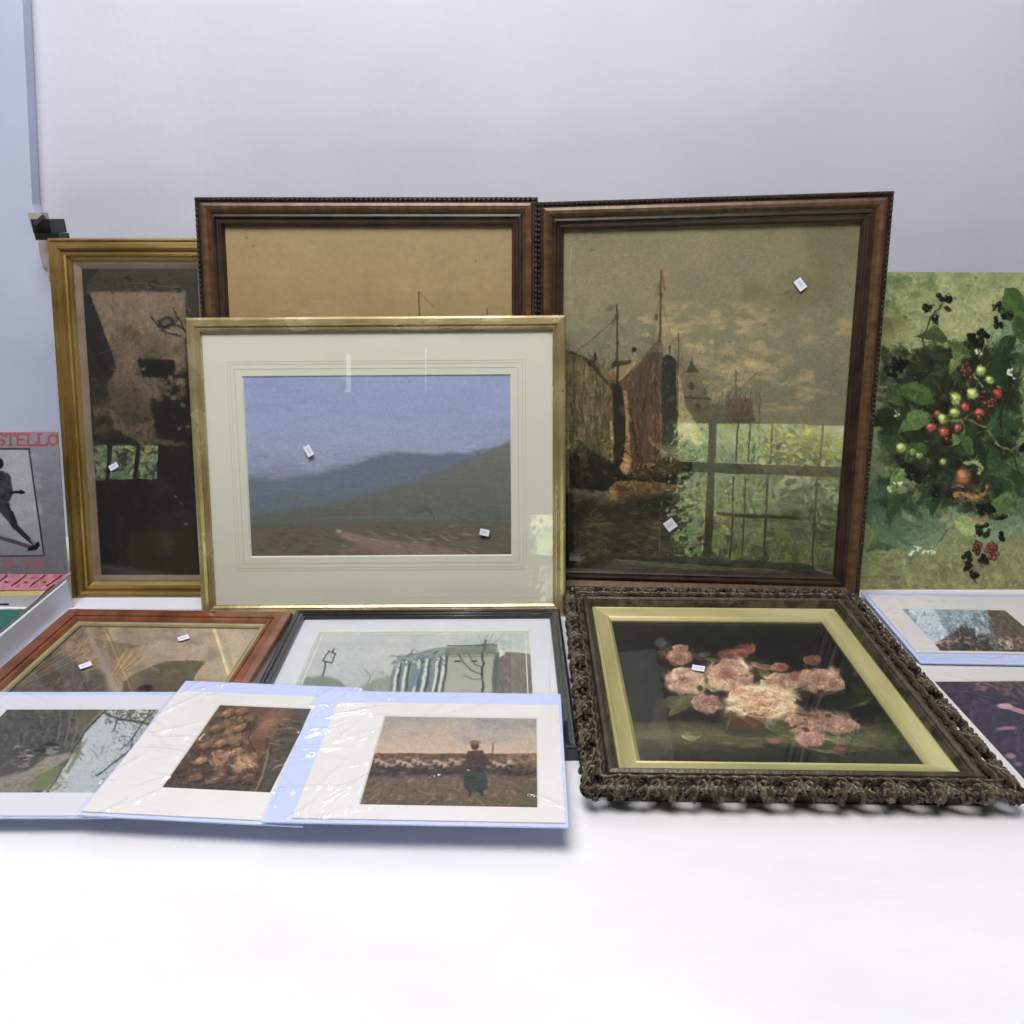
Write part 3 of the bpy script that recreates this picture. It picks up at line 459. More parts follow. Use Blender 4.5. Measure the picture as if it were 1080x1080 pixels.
def pic_riverbank():
    c = Cv(-110, 740, 180, 842, 3, '8a949c', 9)
    c.grad([(745, 'b8c0cc'), (835, 'b0bac8')])
    c.poly([(-110, 740), (112, 740), (92, 765), (60, 818), (40, 842), (-110, 842)], '55564f', 1, 2)
    c.dabs([(-110, 745), (84, 800)], 900, ['43463c', '5c6054', '34362f', '6e6c5c', '4c5848', '7c7464'], 8, 2.6, .9, .9, .6, 111)
    for x in (62, 72, 80, 88): c.line([(x, 746), (x+2, 762), (x-4, 786)], ['7c7058', '3c382c'][x % 2], 2.4, .8)
    c.polyg([(84, 748), (110, 748), (94, 770), (78, 778)], '6c6444', '7c7448', .7, 3); c.line([(112, 748), (94, 766), (78, 790), (60, 820), (50, 836)], '40382c', 1.8, .9)
    c.poly([(35, 790), (52, 782), (60, 784), (58, 795), (40, 798)], '26262a', .95, 2, 1); c.ell(54, 792, 6, 4, 'a49c8c', .3, .8, .6); c.dabs([(15, 786), (60, 800)], 60, ['9c9484', '2c2c2c', '6c665c'], 8, 2, 0, .4, .7, 112)
    c.polyg([(30, 812), (50, 798), (72, 794), (78, 796), (60, 808), (34, 836), (-30, 838), (-10, 822)], 'a8988c', '988878', .9, 3); c.dabs([(0, 796), (72, 834)], 110, ['b0a090', '8c7c70', '6c6458'], 8, 1.5, -.4, .3, .55, 113)
    c.polyg([(30, 834), (38, 818), (58, 809), (68, 806), (58, 820), (52, 834)], '76803f', '7c8650', .95, 2); c.polyg([(72, 808), (80, 794), (92, 778), (88, 788), (70, 818), (62, 828)], '767a4a', '80845c', .8, 2)
    c.dabs([(30, 808), (70, 834)], 70, ['7e8a48', '6c7440', '8c9058'], 6, 1.4, -.4, .4, .5, 114); c.ell(69, 818, 4, 2.5, 'd0d4d8', .3, .8, .6)
    # bare branches over the water
    for q, w in (([(110, 752), (125, 759), (150, 762), (172, 770)], 2.2), ([(125, 759), (118, 772)], 1), ([(150, 762), (140, 778), (136, 792), (118, 806), (102, 818)], 1.6), ([(140, 778), (128, 790)], 1), ([(150, 762), (160, 752)], 1.2), ([(130, 760), (142, 750)], 1.2)): c.line(q, '3c4440', w, .9)
    c.dabs([(110, 746), (172, 764)], 220, ['46503c', '5c684c', '38423a', '7c8670'], 5, 1.5, .2, .8, .7, 115)
    c.dabs([(118, 762), (158, 790)], 110, ['46504c', '5c6460', '7c8688'], 4, 1.2, .8, .9, .6, 116); c.dabs([(96, 786), (138, 832)], 120, ['50585c', '6c7478', '8c949c'], 4, 1, .6, .9, .55, 117)
    c.repaint((-100, 742, 175, 840), 2200, 3.0, 1.1, .7, .9, .5, .07, 1.0, 7); c.mul(1.5, 1.5, .06, 118, 2); return c

def pic_cattle():
    c = Cv(160, 735, 345, 842, 3.5, '4a3a38', 10)
    c.grad([(743, '6e5a46'), (790, '5e4840'), (835, '4a3834')])
    c.dabs([(160, 738), (345, 836)], 1100, ['78604c', '52403a', '8a7258', '40302e', '967a5e', '604a40', '6c6450'], 7, 2.4, -.9, .5, .6, 121)
    c.line([(262, 742), (240, 760), (214, 790)], '8c7c5c', 5, .6); c.line([(256, 744), (232, 770), (216, 782)], '6c6448', 4, .6); c.line([(232, 742), (222, 756)], '74684c', 4, .5)
    c.dabs([(235, 752), (268, 785)], 130, ['a08874', '7c6858', '4c3c38', 'b09880'], 6, 2.2, -.7, .6, .6, 122)
    c.ell(290, 757, 15, 8, '8e5c4a', -.15, .95, .5); c.ell(279, 770, 14, 10, '925e4c', -.3, .95, .5); c.ell(284, 764, 9, 5, 'a8785f', -.3, .7, .7); c.ell(272, 787, 11, 6, '7c4a3e', .3, .9, .6); c.line([(268, 760), (262, 778), (266, 790)], '3a2a28', 2, .6); c.line([(296, 764), (292, 778)], '4a3230', 2.2, .7); c.line([(282, 779), (280, 790)], '4a3230', 2.2, .7); c.ell(262, 756, 5, 3.4, '946452', .5, .9, .5); c.ell(246, 780, 8, 5, '96785e', -.4, .85, .6); c.ell(243, 770, 7, 4, 'a0866c', -.5, .8, .6); c.ell(265, 765, 6, 5, '3c2c2c', 0, .8, .6)
    c.poly([(292, 780), (310, 752), (327, 750), (320, 775), (305, 830), (275, 834), (284, 800)], '4c545e', .75, 4); c.dabs([(285, 755), (322, 830)], 130, ['6c7884', '30343e', '8c98a4', '3c3c44'], 12, 2, -.1, .25, .6, 123)
    rg = np.random.default_rng(3)
    for x, y in ((240, 752), (254, 750), (228, 768), (252, 768), (216, 786), (232, 784), (250, 792), (212, 802), (246, 822), (262, 820), (206, 820), (226, 822), (268, 800)):
        k = ['8c6450', 'a0785c', 'b08c6c', '7c5444', '9c8068'][rg.integers(5)]; c.ell(x+1, y+3, 8, 2.2, '2c2220', -.2, .7, .6); c.ell(x, y, 7.5, 3.8, k, -.35, .85, .4); c.ell(x-1, y-1.4, 5, 1.4, np.clip(hx(k)*1.25, 0, 1), -.35, .7, .6)
        c.ell(x-8, y+1.5, 2.8, 2, np.clip(hx(k)*.85, 0, 1), .5, .9, .4); c.line([(x-4, y+3), (x-5, y+8)], '3a2c28', 1.1, .7); c.line([(x+4, y+2), (x+3, y+7)], '3a2c28', 1.1, .7)
    c.line([(283, 792), (276, 820), (270, 834)], '8c8a80', 2.6, .8)
    c.ell(258, 803, 10, 8, 'c09c74', .5, .9, .6); c.ell(266, 806, 6, 3, 'd0b088', .2, .8, .6); c.ell(250, 810, 6, 4, 'b89070', .4, .85, .6); c.ell(236, 797, 9, 6, 'a47c6c', .3, .85, .6); c.ell(229, 803, 8, 5, 'b08c74', .2, .8, .6); c.ell(233, 815, 6, 6, '94746c', .3, .7, .6); c.ell(243, 795, 4, 3, 'c49488', 0, .8, .6)
    c.dabs([(222, 790), (272, 816)], 60, ['40302e', 'c8a880', '6c4c40', 'd8bc94'], 5, 1.8, .6, .8, .7, 124); c.dabs([(180, 812), (270, 832)], 160, ['4a3a34', '5c4a40', '30262a'], 9, 1.6, -.3, .3, .5, 125)
    c.line([(210, 780), (216, 774)], 'ece8e4', 1.4, .8); c.repaint((165, 740, 342, 838), 2400, 3, 1.2, -.5, .9, .5, .15, 1.2, 8); c.mul(1.4, 1.4, .1, 126, 2); return c

def pic_pasture():
    c = Cv(372, 748, 580, 872, 3.5, 'b0a098', 11)
    c.grad([(755, 'aeaaa8'), (770, 'bab0a8'), (785, 'c6b4a4'), (794, 'cfb8a0'), (796, '7c5c4c'), (812, '5c4844'), (822, '7a6450'), (842, '74604a'), (870, '6a5844')])
    c.scum((372, 750, 580, 792), 'a0a4b0', 8, 30, .45, .7, .8, 131); c.scum((500, 754, 575, 775), '8c98a8', 6, 16, .4, .7, .6, 132); c.scum((384, 768, 560, 794), 'ccb0a4', 6, 26, .45, .7, .7, 133)
    c.line([(380, 795), (575, 796)], '6c4c40', 1.3, .8)
    c.polyg([(533, 796), (567, 795), (568, 812), (540, 814)], 'b08460', '8c7448', .9, 3); c.dabs([(382, 797), (572, 815)], 420, ['8a6450', '5a4444', 'a88470', '3c3038', '704c44', 'b49880'], 7, 2.4, .1, .5, .65, 134)
    for k in range(26):
        x = 398+k*5.6; 
        if x > 545 or 486 < x < 520: continue
        y = 803+(k*37 % 7); c.ell(x, y, 4.8, 3.2, 'a68c7c', .1, .95, .4); c.ell(x-1, y-1.2, 2.8, 1.1, 'd0b8a4', 0, .8, .6); c.ell(x-4.2, y-.4, 1.4, 1.2, '4a3a38', 0, .9, .5); c.ell(x+1, y+3.4, 4, 1.1, '2c2226', 0, .8, .5)
    c.dabs([(385, 808), (560, 818)], 150, ['3a3038', '2c262e', '4c3c3c'], 10, 3, 0, .2, .6, 135); c.poly([(404, 818), (412, 808), (424, 810), (420, 820)], '2e3a44', .8, 3)
    c.dabs([(376, 818), (578, 870)], 700, ['8a7250', '6c5a42', 'a08860', '54483a', '9c7c5c', '5c6048', 'b0946c'], 7, 1.8, -.2, .7, .55, 136); c.poly([(550, 830), (572, 822), (574, 870), (548, 870)], '5c6048', .6, 6)
    # a plain farm worker seen from behind, leaning on a hay fork
    c.polyg([(491, 812), (512, 811), (514, 832), (508, 835), (494, 835), (489, 830)], '2c4c50', '27464e', 1, 1.2, streak=.3); c.polyg([(494, 792), (509, 791), (514, 800), (513, 814), (490, 814), (491, 799)], '5a4438', '4a3834', 1, 1.2, streak=.4)
    c.ell(501, 786, 4.4, 5, '6a3430', 0, 1, .4); c.ell(501, 783, 6, 2, '8c7448', 0, 1, .4); c.line([(520, 785), (518, 838)], '6c5238', 1.3); c.line([(511, 800), (519, 806)], '54403a', 3); c.line([(495, 834), (495, 839)], '2c2624', 3); c.line([(507, 834), (508, 839)], '2c2624', 3)
    c.repaint((378, 795, 575, 850), 2000, 2.6, .9, .1, .8, .5, .16, .8, 9); c.mul(1.4, 1.4, .07, 137, 2); return c

def pic_market():
    c = Cv(950, 632, 1190, 700, 3.5, '6c6058', 12)
    c.grad([(640, '8ca0ac'), (665, '7c8c98'), (690, '4c4444')]); c.dabs([(950, 632), (1190, 690)], 400, ['8ca4b4', '6c8494', 'a8bcc8', '54646c', '9cb0bc'], 9, 3, 1.1, .5, .6, 141)
    c.polyg([(956, 639), (984, 641), (1000, 668), (985, 690), (978, 682)], 'b4c4cc', 'a0b4c0', .9, 1.5, streak=.4); c.poly([(1003, 668), (1016, 658), (1042, 672), (1052, 690), (984, 690), (988, 680)], '4a3e44', .95, 3, 2)
    c.polyg([(1040, 642), (1068, 645), (1110, 690), (1060, 690), (1048, 668)], '5a4c3c', '6c5c48', .95, 3); c.polyg([(1068, 645), (1190, 645), (1190, 690), (1100, 690)], '6c5a44', '50443a', .95, 3)
    c.dabs([(1040, 642), (1190, 690)], 260, ['7c684c', '443a30', '8c7858', '5c4c3a'], 8, 2, .8, .6, .55, 142); c.polyg([(990, 675), (1006, 675), (1006, 679), (988, 679)], 'c8a898', 'b49484', .9, 1)
    c.dabs([(985, 672), (1100, 688)], 220, ['3a3034', 'b07850', '5c3c34', 'd0a070', '2c2a34', '8c4c3c', 'c8b8a0'], 6, 2, .2, .6, .7, 143); c.dabs([(1000, 645), (1045, 668)], 80, ['5c7484', '384854', 'b4c8d4'], 9, 1.6, 1, .3, .6, 144)
    c.line([(985, 687.5), (1150, 687.5)], '302830', 2, .9); c.ell(1064, 678, 4, 2, 'dcc8b4', .4, .8, .6); c.repaint((952, 636, 1150, 690), 2000, 4, 1.3, .6, .8, .6, .2, 1.8, 10); c.mul(1.3, 1.3, .1, 145, 2); return c

def pic_figures():
    c = Cv(975, 708, 1240, 960, 2.5, '3f3e52', 13)
    c.grad([(718, '54464c'), (728, '44435a'), (770, '3f4058'), (830, '36364a'), (950, '302e3c')]); c.dabs([(975, 708), (1240, 950)], 1300, ['4a4c66', '36384c', '5a5068', '2c2c3c', '443e52', '505472'], 14, 4, 1, .6, .5, 151)
    c.dabs([(1030, 718), (1085, 728)], 70, ['94705c', '6c4c44', 'a8846c'], 7, 1.8, 0, .3, .7, 152); c.dabs([(1060, 720), (1240, 745)], 200, ['7c6460', '5c4c54', '8c7068'], 10, 3, .6, .5, .5, 153)
    c.ell(1060, 745, 8, 3, 'c8a494', .1, .95, .5); c.line([(1066, 747), (1084, 752)], 'c09888', 4, .85); c.ell(1062, 768, 10, 2.2, 'b08890', -.1, .8, .6); c.ell(1066, 797, 5, 3, 'b07c80', .2, .8, .6); c.ell(1074, 806, 4, 2, '9c6c74', 0, .7, .6)
    c.ell(1100, 760, 16, 9, '9c6c60', .3, .8, .6); c.ell(1130, 800, 20, 14, '7c5450', .3, .8, .6); c.mul(1.4, 1.4, .1, 154, 2); return c

def pic_sleeve():
    c = Cv(-110, 445, 85, 625, 5, '6e7079', 14)
    c.grad([(455, '797b84'), (520, '696b74'), (600, '63636b')]); c.scum((-110, 455, 85, 615), '7c7e88', 10, 12, .5, .8, .4, 161)
    c.line([(-110, 456.2), (63, 455.6)], 'a2606a', 1.6, .8); c.text('COSTELLO', -27.5, 458, 62.5, 469.6, 'a23c48', 2.1, .16)
    c.polyg([(-95, 474), (31, 474), (47, 586), (-95, 587)], '8e8f98', '7c7c84', 1, .8); c.scum((-90, 476, 46, 586), '9a9aa4', 12, 16, .4, .7, .5, 162, 4)
    c.line([(-95, 473.5), (30.5, 473.5), (37, 520), (46.5, 586), (-95, 587.5)], '2c2c34', 1.7)
    c.polyg([(-95, 560), (-2, 562), (20, 571), (44, 579), (46, 586), (-95, 586)], '77777f', '6c6c74', .8, 3); c.line([(-12, 564), (14, 571), (32, 577)], '3a3a40', 4, .8)
    # a dancer-like figure in mid stride
    c.ell(-.5, 489, 4.2, 5.6, '17171b', 0, 1, .3); c.polyg([(-14, 502), (-4, 496), (4, 497), (11, 505), (14, 520), (9, 530), (14, 545), (2, 541), (-12, 530)], '3f3f47', '24242a', 1, 1.2, streak=.5); c.dabs([(-10, 500), (11, 536)], 70, ['5c5c66', '1c1c22', '34343c'], 6, 2.4, 1.2, .5, .6, 163)
    c.line([(10, 520), (17, 519), (25, 519.5)], '18181c', 2.6); c.ell(22, 519, 3, 2.2, '18181c'); c.line([(4, 538), (12, 548), (16, 556)], '36363e', 9, 1, 6); c.line([(12, 541), (16, 552)], '1c1c22', 5, .8)
    c.line([(14, 553), (24, 563), (35, 573)], '28282e', 6, 1, 4); c.poly([(29, 579), (36, 574), (41, 571), (42, 576), (38, 580), (30, 581)], '101014', 1, .8); c.line([(33, 569), (36, 574)], '8a8a92', 2, .7)
    c.text('MY AIM IS TRUE', -41, 590.5, 49, 598, '9c4550', 1.1, .24)
    c.mul(1, 1, .07, 164, 2); return c

def pic_booklet():
    c = Cv(-130, 596, 80, 720, 5, 'b8a8b4', 15)
    c.polyg([(-130, 602), (72, 604), (62, 618), (50, 622), (-130, 625)], 'b46c86', 'c08090', 1, 1.2, wob=.6); c.dabs([(-130, 605), (66, 621)], 420, ['c4708c', 'b85c7c', 'd08ca0', 'c87c80', 'a84c60'], 7, 2.2, -.6, .3, .6, 171)
    for x in (-20, -2, 18, 38, 56): c.line([(x+9, 607), (x-6, 618)], '401c28', 1.6, .85); c.ell(x+9, 614, 2.4, 1, '54202e', 0, .8, .5)
    c.line([(-130, 624), (50, 622.5)], '6c2c38', 1.1, .8); c.polyg([(-130, 625), (46, 623), (40, 629), (-130, 630)], 'c0a43c', 'b4ac70', .95, 1.2)
    c.polyg([(-130, 630), (42, 628), (28, 641), (-130, 642)], '8c949c', '9ca4ac', 1, 1); c.line([(-40, 637), (9, 637.5)], '121216', 1.8); c.line([(-130, 641), (27, 641)], 'e0e0dc', 2, .9)
    c.polyg([(-130, 643), (26, 643), (8, 661), (-130, 664)], '0f7262', '0c6c60', 1, .8); c.polyg([(-130, 662), (8, 661), (2, 670), (-130, 674)], '35508c', '2c3c64', 1, 1); c.polyg([(-130, 670), (4, 667), (-20, 720), (-130, 720)], '2a2c30', '3c4044', 1, 1.2)
    c.line([(57, 618), (30, 642), (7, 663)], '4c4420', 3.4, .9); c.line([(59, 619), (32, 643), (8, 664), (-40, 712)], 'bc9c2c', 2.6, .95)
    c.mul(1, 1, .08, 172, 2); return c
# ---------------------------------------------------------------- the camera as a survey instrument: photo pixel -> point on a real plane
CT, ST = math.cos(PITCH), math.sin(PITCH)
EYE = np.array([0, 0, CAM_H])
def ray(px, py):
    u, v = (px-540)/FPX, (540-py)/FPX
    return np.array([u, CT+v*ST, -ST+v*CT])
def hit(px, py, p0, n):
    d = ray(px, py); return EYE+d*(((p0-EYE)@n)/(d@n))
def proj(P):
    q = P-EYE; x = q[..., 0]; f = q[..., 1]*CT-q[..., 2]*ST; u = q[..., 1]*ST+q[..., 2]*CT
    return 540+FPX*x/f, 540-FPX*u/f
def lean_plane(y, deg, yaw=0, x0=0):            # a plane through the table line Y=y leaning back from the viewer, turned by yaw about x0
    a, w = math.radians(deg), math.radians(yaw); return np.array([x0, y, 0.]), np.array([math.sin(w)*math.cos(a), -math.cos(w)*math.cos(a), math.sin(a)])
def flat_plane(z): return np.array([0, 0, z]), np.array([0, 0, 1.])

# ---------------------------------------------------------------- materials
def new_mat(name):
    m = bpy.data.materials.new(name); m.use_nodes = True; nt = m.node_tree
    return m, nt, nt.nodes['Principled BSDF']
def N(nt, t, **k):
    n = nt.nodes.new(t)
    for a, b in k.items(): setattr(n, a, b)
    return n
def mat(name, c1, c2=None, rough=.5, metal=0, scale=(8, 8, 8), detail=6, lo=.35, hi=.65, bump=0, bscale=None, coat=0, spec=.5, third=None, dist=.002, rvar=0, ao=None):
    m, nt, b = new_mat(name); L = nt.links.new
    tc = N(nt, 'ShaderNodeTexCoord'); mp = N(nt, 'ShaderNodeMapping'); mp.inputs['Scale'].default_value = scale; L(tc.outputs['Object'], mp.inputs[0])
    nz = N(nt, 'ShaderNodeTexNoise'); nz.inputs['Scale'].default_value = 1; nz.inputs['Detail'].default_value = detail; L(mp.outputs[0], nz.inputs['Vector'])
    cr = N(nt, 'ShaderNodeValToRGB'); cr.color_ramp.elements[0].position = lo; cr.color_ramp.elements[1].position = hi
    cr.color_ramp.elements[0].color = (*c1, 1); cr.color_ramp.elements[1].color = (*(c2 or c1), 1)
    if third: e = cr.color_ramp.elements.new((lo+hi)/2); e.color = (*third, 1)
    L(nz.outputs['Fac'], cr.inputs[0]); L(cr.outputs[0], b.inputs['Base Color'])
    b.inputs['Roughness'].default_value = rough; b.inputs['Metallic'].default_value = metal; b.inputs['Coat Weight'].default_value = coat; b.inputs['Specular IOR Level'].default_value = spec
    if rvar:
        mr = N(nt, 'ShaderNodeMapRange'); mr.inputs['To Min'].default_value = rough-rvar; mr.inputs['To Max'].default_value = rough+rvar; L(nz.outputs['Fac'], mr.inputs['Value']); L(mr.outputs[0], b.inputs['Roughness'])
    if bump:
        n2 = N(nt, 'ShaderNodeTexNoise'); n2.inputs['Scale'].default_value = 1; n2.inputs['Detail'].default_value = 5
        m2 = N(nt, 'ShaderNodeMapping'); m2.inputs['Scale'].default_value = bscale or scale; L(tc.outputs['Object'], m2.inputs[0]); L(m2.outputs[0], n2.inputs['Vector'])
        bp = N(nt, 'ShaderNodeBump'); bp.inputs['Strength'].default_value = bump; bp.inputs['Distance'].default_value = dist; L(n2.outputs['Fac'], bp.inputs['Height']); L(bp.outputs[0], b.inputs['Normal'])
    return m
def srgb(s):
    v = hx(s); return tuple(float(q) for q in np.where(v < .04045, v/12.92, ((v+.055)/1.055)**2.4))

def schlick(nt, f0):
    L = nt.links.new; ge = N(nt, 'ShaderNodeNewGeometry'); d = N(nt, 'ShaderNodeVectorMath', operation='DOT_PRODUCT'); L(ge.outputs['Incoming'], d.inputs[0]); L(ge.outputs['Normal'], d.inputs[1])
    a = N(nt, 'ShaderNodeMath', operation='ABSOLUTE'); L(d.outputs['Value'], a.inputs[0]); b = N(nt, 'ShaderNodeMath', operation='SUBTRACT'); b.inputs[0].default_value = 1; L(a.outputs[0], b.inputs[1])
    p = N(nt, 'ShaderNodeMath', operation='POWER'); L(b.outputs[0], p.inputs[0]); p.inputs[1].default_value = 5
    m = N(nt, 'ShaderNodeMath', operation='MULTIPLY_ADD'); L(p.outputs[0], m.inputs[0]); m.inputs[1].default_value = 1-f0; m.inputs[2].default_value = f0
    return m
def glass_mat():
    m = bpy.data.materials.new('picture_glass'); m.use_nodes = True; nt = m.node_tree; nt.nodes.clear(); L = nt.links.new
    o = N(nt, 'ShaderNodeOutputMaterial'); mx = N(nt, 'ShaderNodeMixShader'); fr = schlick(nt, .034)
    t = N(nt, 'ShaderNodeBsdfTransparent'); t.inputs[0].default_value = (.985, .99, .985, 1); g = N(nt, 'ShaderNodeBsdfGlossy'); g.inputs['Roughness'].default_value = .0; g.inputs['Color'].default_value = (.95, 1, .98, 1)
    tc = N(nt, 'ShaderNodeTexCoord'); nz = N(nt, 'ShaderNodeTexNoise'); nz.inputs['Scale'].default_value = 7; nz.inputs['Detail'].default_value = 1; L(tc.outputs['Object'], nz.inputs['Vector'])
    bp = N(nt, 'ShaderNodeBump'); bp.inputs['Strength'].default_value = .05; bp.inputs['Distance'].default_value = .004; L(nz.outputs['Fac'], bp.inputs['Height']); L(bp.outputs[0], g.inputs['Normal'])
    L(fr.outputs[0], mx.inputs[0]); L(t.outputs[0], mx.inputs[1]); L(g.outputs[0], mx.inputs[2]); L(mx.outputs[0], o.inputs[0]); return m
def film_mat():
    m = bpy.data.materials.new('clear_plastic_film'); m.use_nodes = True; nt = m.node_tree; nt.nodes.clear(); L = nt.links.new
    o = N(nt, 'ShaderNodeOutputMaterial'); mx = N(nt, 'ShaderNodeMixShader'); fr = schlick(nt, .042)
    t = N(nt, 'ShaderNodeBsdfTransparent'); t.inputs[0].default_value = (.97, .97, .98, 1); g = N(nt, 'ShaderNodeBsdfGlossy'); g.inputs['Roughness'].default_value = .07
    tc = N(nt, 'ShaderNodeTexCoord'); mp = N(nt, 'ShaderNodeMapping'); mp.inputs['Scale'].default_value = (34, 60, 1); mp.inputs['Rotation'].default_value = (0, 0, .9); L(tc.outputs['Object'], mp.inputs[0])
    nz = N(nt, 'ShaderNodeTexNoise'); nz.inputs['Scale'].default_value = 1; nz.inputs['Detail'].default_value = 3; nz.inputs['Distortion'].default_value = 1.2; L(mp.outputs[0], nz.inputs['Vector'])
    bp = N(nt, 'ShaderNodeBump'); bp.inputs['Strength'].default_value = .35; bp.inputs['Distance'].default_value = .003; L(nz.outputs['Fac'], bp.inputs['Height']); L(bp.outputs[0], g.inputs['Normal'])
    L(fr.outputs[0], mx.inputs[0]); L(t.outputs[0], mx.inputs[1]); L(g.outputs[0], mx.inputs[2]); L(mx.outputs[0], o.inputs[0]); return m

def paint_mat(name, arr, rough=.55, bump=.25, spec=.4, weave=900):
    """arr: linear albedo HxWx3, top row first"""
    h, w = arr.shape[:2]
    s = np.clip(arr, 0, 1); s = np.where(s < .0031308, s*12.92, 1.055*s**(1/2.4)-.055)
    im = bpy.data.images.new(name+'_print', w, h, alpha=False)
    px = np.ones((h, w, 4), np.float32); px[..., :3] = s[::-1]; im.pixels.foreach_set(px.ravel()); im.pack()
    m, nt, b = new_mat(name); L = nt.links.new
    tx = N(nt, 'ShaderNodeTexImage'); tx.image = im; tx.extension = 'EXTEND'; tx.interpolation = 'Cubic'
    L(tx.outputs[0], b.inputs['Base Color']); b.inputs['Roughness'].default_value = rough; b.inputs['Specular IOR Level'].default_value = spec
    tc = N(nt, 'ShaderNodeTexCoord'); nz = N(nt, 'ShaderNodeTexNoise'); nz.inputs['Scale'].default_value = weave; nz.inputs['Detail'].default_value = 2; L(tc.outputs['Object'], nz.inputs['Vector'])
    bp = N(nt, 'ShaderNodeBump'); bp.inputs['Strength'].default_value = bump; bp.inputs['Distance'].default_value = .0006; L(nz.outputs['Fac'], bp.inputs['Height']); L(bp.outputs[0], b.inputs['Normal'])
    return m

M = {}
M['glass'] = glass_mat(); M['film'] = film_mat()
M['wall'] = mat('wall_paint', (.62, .64, .74), (.68, .70, .80), .75, scale=(3, 3, 3), bump=.25, bscale=(60, 60, 60))
M['wallL'] = mat('old_white_boarding', (.52, .57, .74), (.60, .64, .80), .6, scale=(5, 5, 5), bump=.3, bscale=(40, 40, 12))
M['table'] = mat('white_table_cloth', (.80, .79, .80), (.87, .86, .87), .85, scale=(3, 7, 3), bump=.5, bscale=(2.5, 9, 3), dist=.02)
M['goldA'] = mat('old_gold_leaf', (.21, .13, .035), (.40, .27, .09), .34, .55, (9, 9, 60), bump=.25, bscale=(60, 60, 200), rvar=.1, third=(.31, .20, .06))
M['goldB'] = mat('pale_gold_leaf', (.38, .29, .12), (.62, .52, .30), .26, .6, (14, 14, 14), bump=.12, bscale=(120, 120, 120), rvar=.1)
M['slipA'] = mat('taupe_slip', (.17, .12, .085), (.24, .18, .13), .6, scale=(20, 20, 20), bump=.1)
M['walnut'] = mat('dark_walnut', (.018, .011, .009), (.052, .028, .020), .34, 0, (26, 26, 26), bump=.15, bscale=(90, 90, 90), spec=.4)
M['walnut2'] = mat('brown_wood_cove', (.070, .036, .018), (.150, .078, .034), .38, .15, (90, 8, 90), bump=.15, bscale=(120, 120, 10))
M['oakred'] = mat('red_brown_wood', (.095, .033, .016), (.22, .085, .036), .30, 0, (30, 6, 30), bump=.1, bscale=(160, 20, 160), coat=.25, third=(.19, .06, .025))
M['black'] = mat('black_lacquer', (.012, .012, .016), (.02, .02, .026), .25, 0, coat=.2)
M['ornate'] = mat('dark_bronze_gesso', (.022, .017, .012), (.120, .096, .064), .40, .35, (60, 60, 60), bump=.3, bscale=(260, 260, 260), third=(.055, .043, .029), dist=.003)
def _ridge_highlight(m):     # metallic highlight painted in by height: lighter bronze on the raised carving
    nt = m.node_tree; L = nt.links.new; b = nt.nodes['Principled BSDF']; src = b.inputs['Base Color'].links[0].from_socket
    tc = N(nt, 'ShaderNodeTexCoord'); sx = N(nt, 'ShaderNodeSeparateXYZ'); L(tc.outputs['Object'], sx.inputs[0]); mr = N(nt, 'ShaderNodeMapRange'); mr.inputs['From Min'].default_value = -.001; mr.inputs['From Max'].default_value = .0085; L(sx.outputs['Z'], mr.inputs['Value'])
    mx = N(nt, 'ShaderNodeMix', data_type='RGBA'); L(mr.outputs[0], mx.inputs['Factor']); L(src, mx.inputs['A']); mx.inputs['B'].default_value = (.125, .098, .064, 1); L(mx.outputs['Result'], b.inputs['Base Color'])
_ridge_highlight(M['ornate'])
M['slipG'] = mat('greenish_gold_slip', (.42, .38, .16), (.58, .53, .26), .40, .25, (6, 40, 6), bump=.1, bscale=(80, 80, 80))
M['creamslip'] = mat('dull_gold_slip', (.32, .27, .14), (.42, .36, .20), .45, .3, (20, 20, 20))
M['matboard'] = mat('cream_mount_board', (.77, .74, .63), (.81, .78, .67), .8, scale=(5, 5, 5), bump=.12, bscale=(500, 500, 500))
M['bevel'] = mat('white_bevel_core', (.80, .78, .70), None, .8)
M['mountw'] = mat('white_mount_board', (.72, .72, .78), (.76, .76, .82), .8, scale=(5, 5, 5), bump=.1, bscale=(500, 500, 500))
M['mountc'] = mat('ivory_mount_board', (.78, .75, .71), (.84, .81, .77), .8, scale=(5, 5, 5), bump=.1, bscale=(500, 500, 500))
M['backing'] = mat('pale_blue_backing_card', (.56, .64, .95), (.62, .69, .98), .7, scale=(6, 6, 6))
M['pencil'] = mat('grey_rule_line', (.56, .53, .42), None, .8)
M['sticker'] = mat('white_sticker', (.80, .80, .95), (.84, .84, .97), .6, scale=(80, 80, 80))
M['ink'] = mat('blue_ink', (.5, .5, .66), None, .6)
M['canvas_edge'] = mat('raw_canvas_edge', (.45, .40, .30), (.5, .45, .35), .9)
M['board'] = mat('white_foam_board', (.70, .75, .86), (.74, .79, .90), .6, scale=(4, 4, 4))
M['blackmetal'] = mat('black_painted_metal', (.01, .01, .011), (.02, .02, .02), .4)
M['cream'] = mat('peeling_cream_paint', (.55, .50, .42), (.40, .34, .30), .8, scale=(40, 40, 40), bump=.5)
M['card'] = mat('brown_backing_paper', (.28, .20, .12), None, .9)

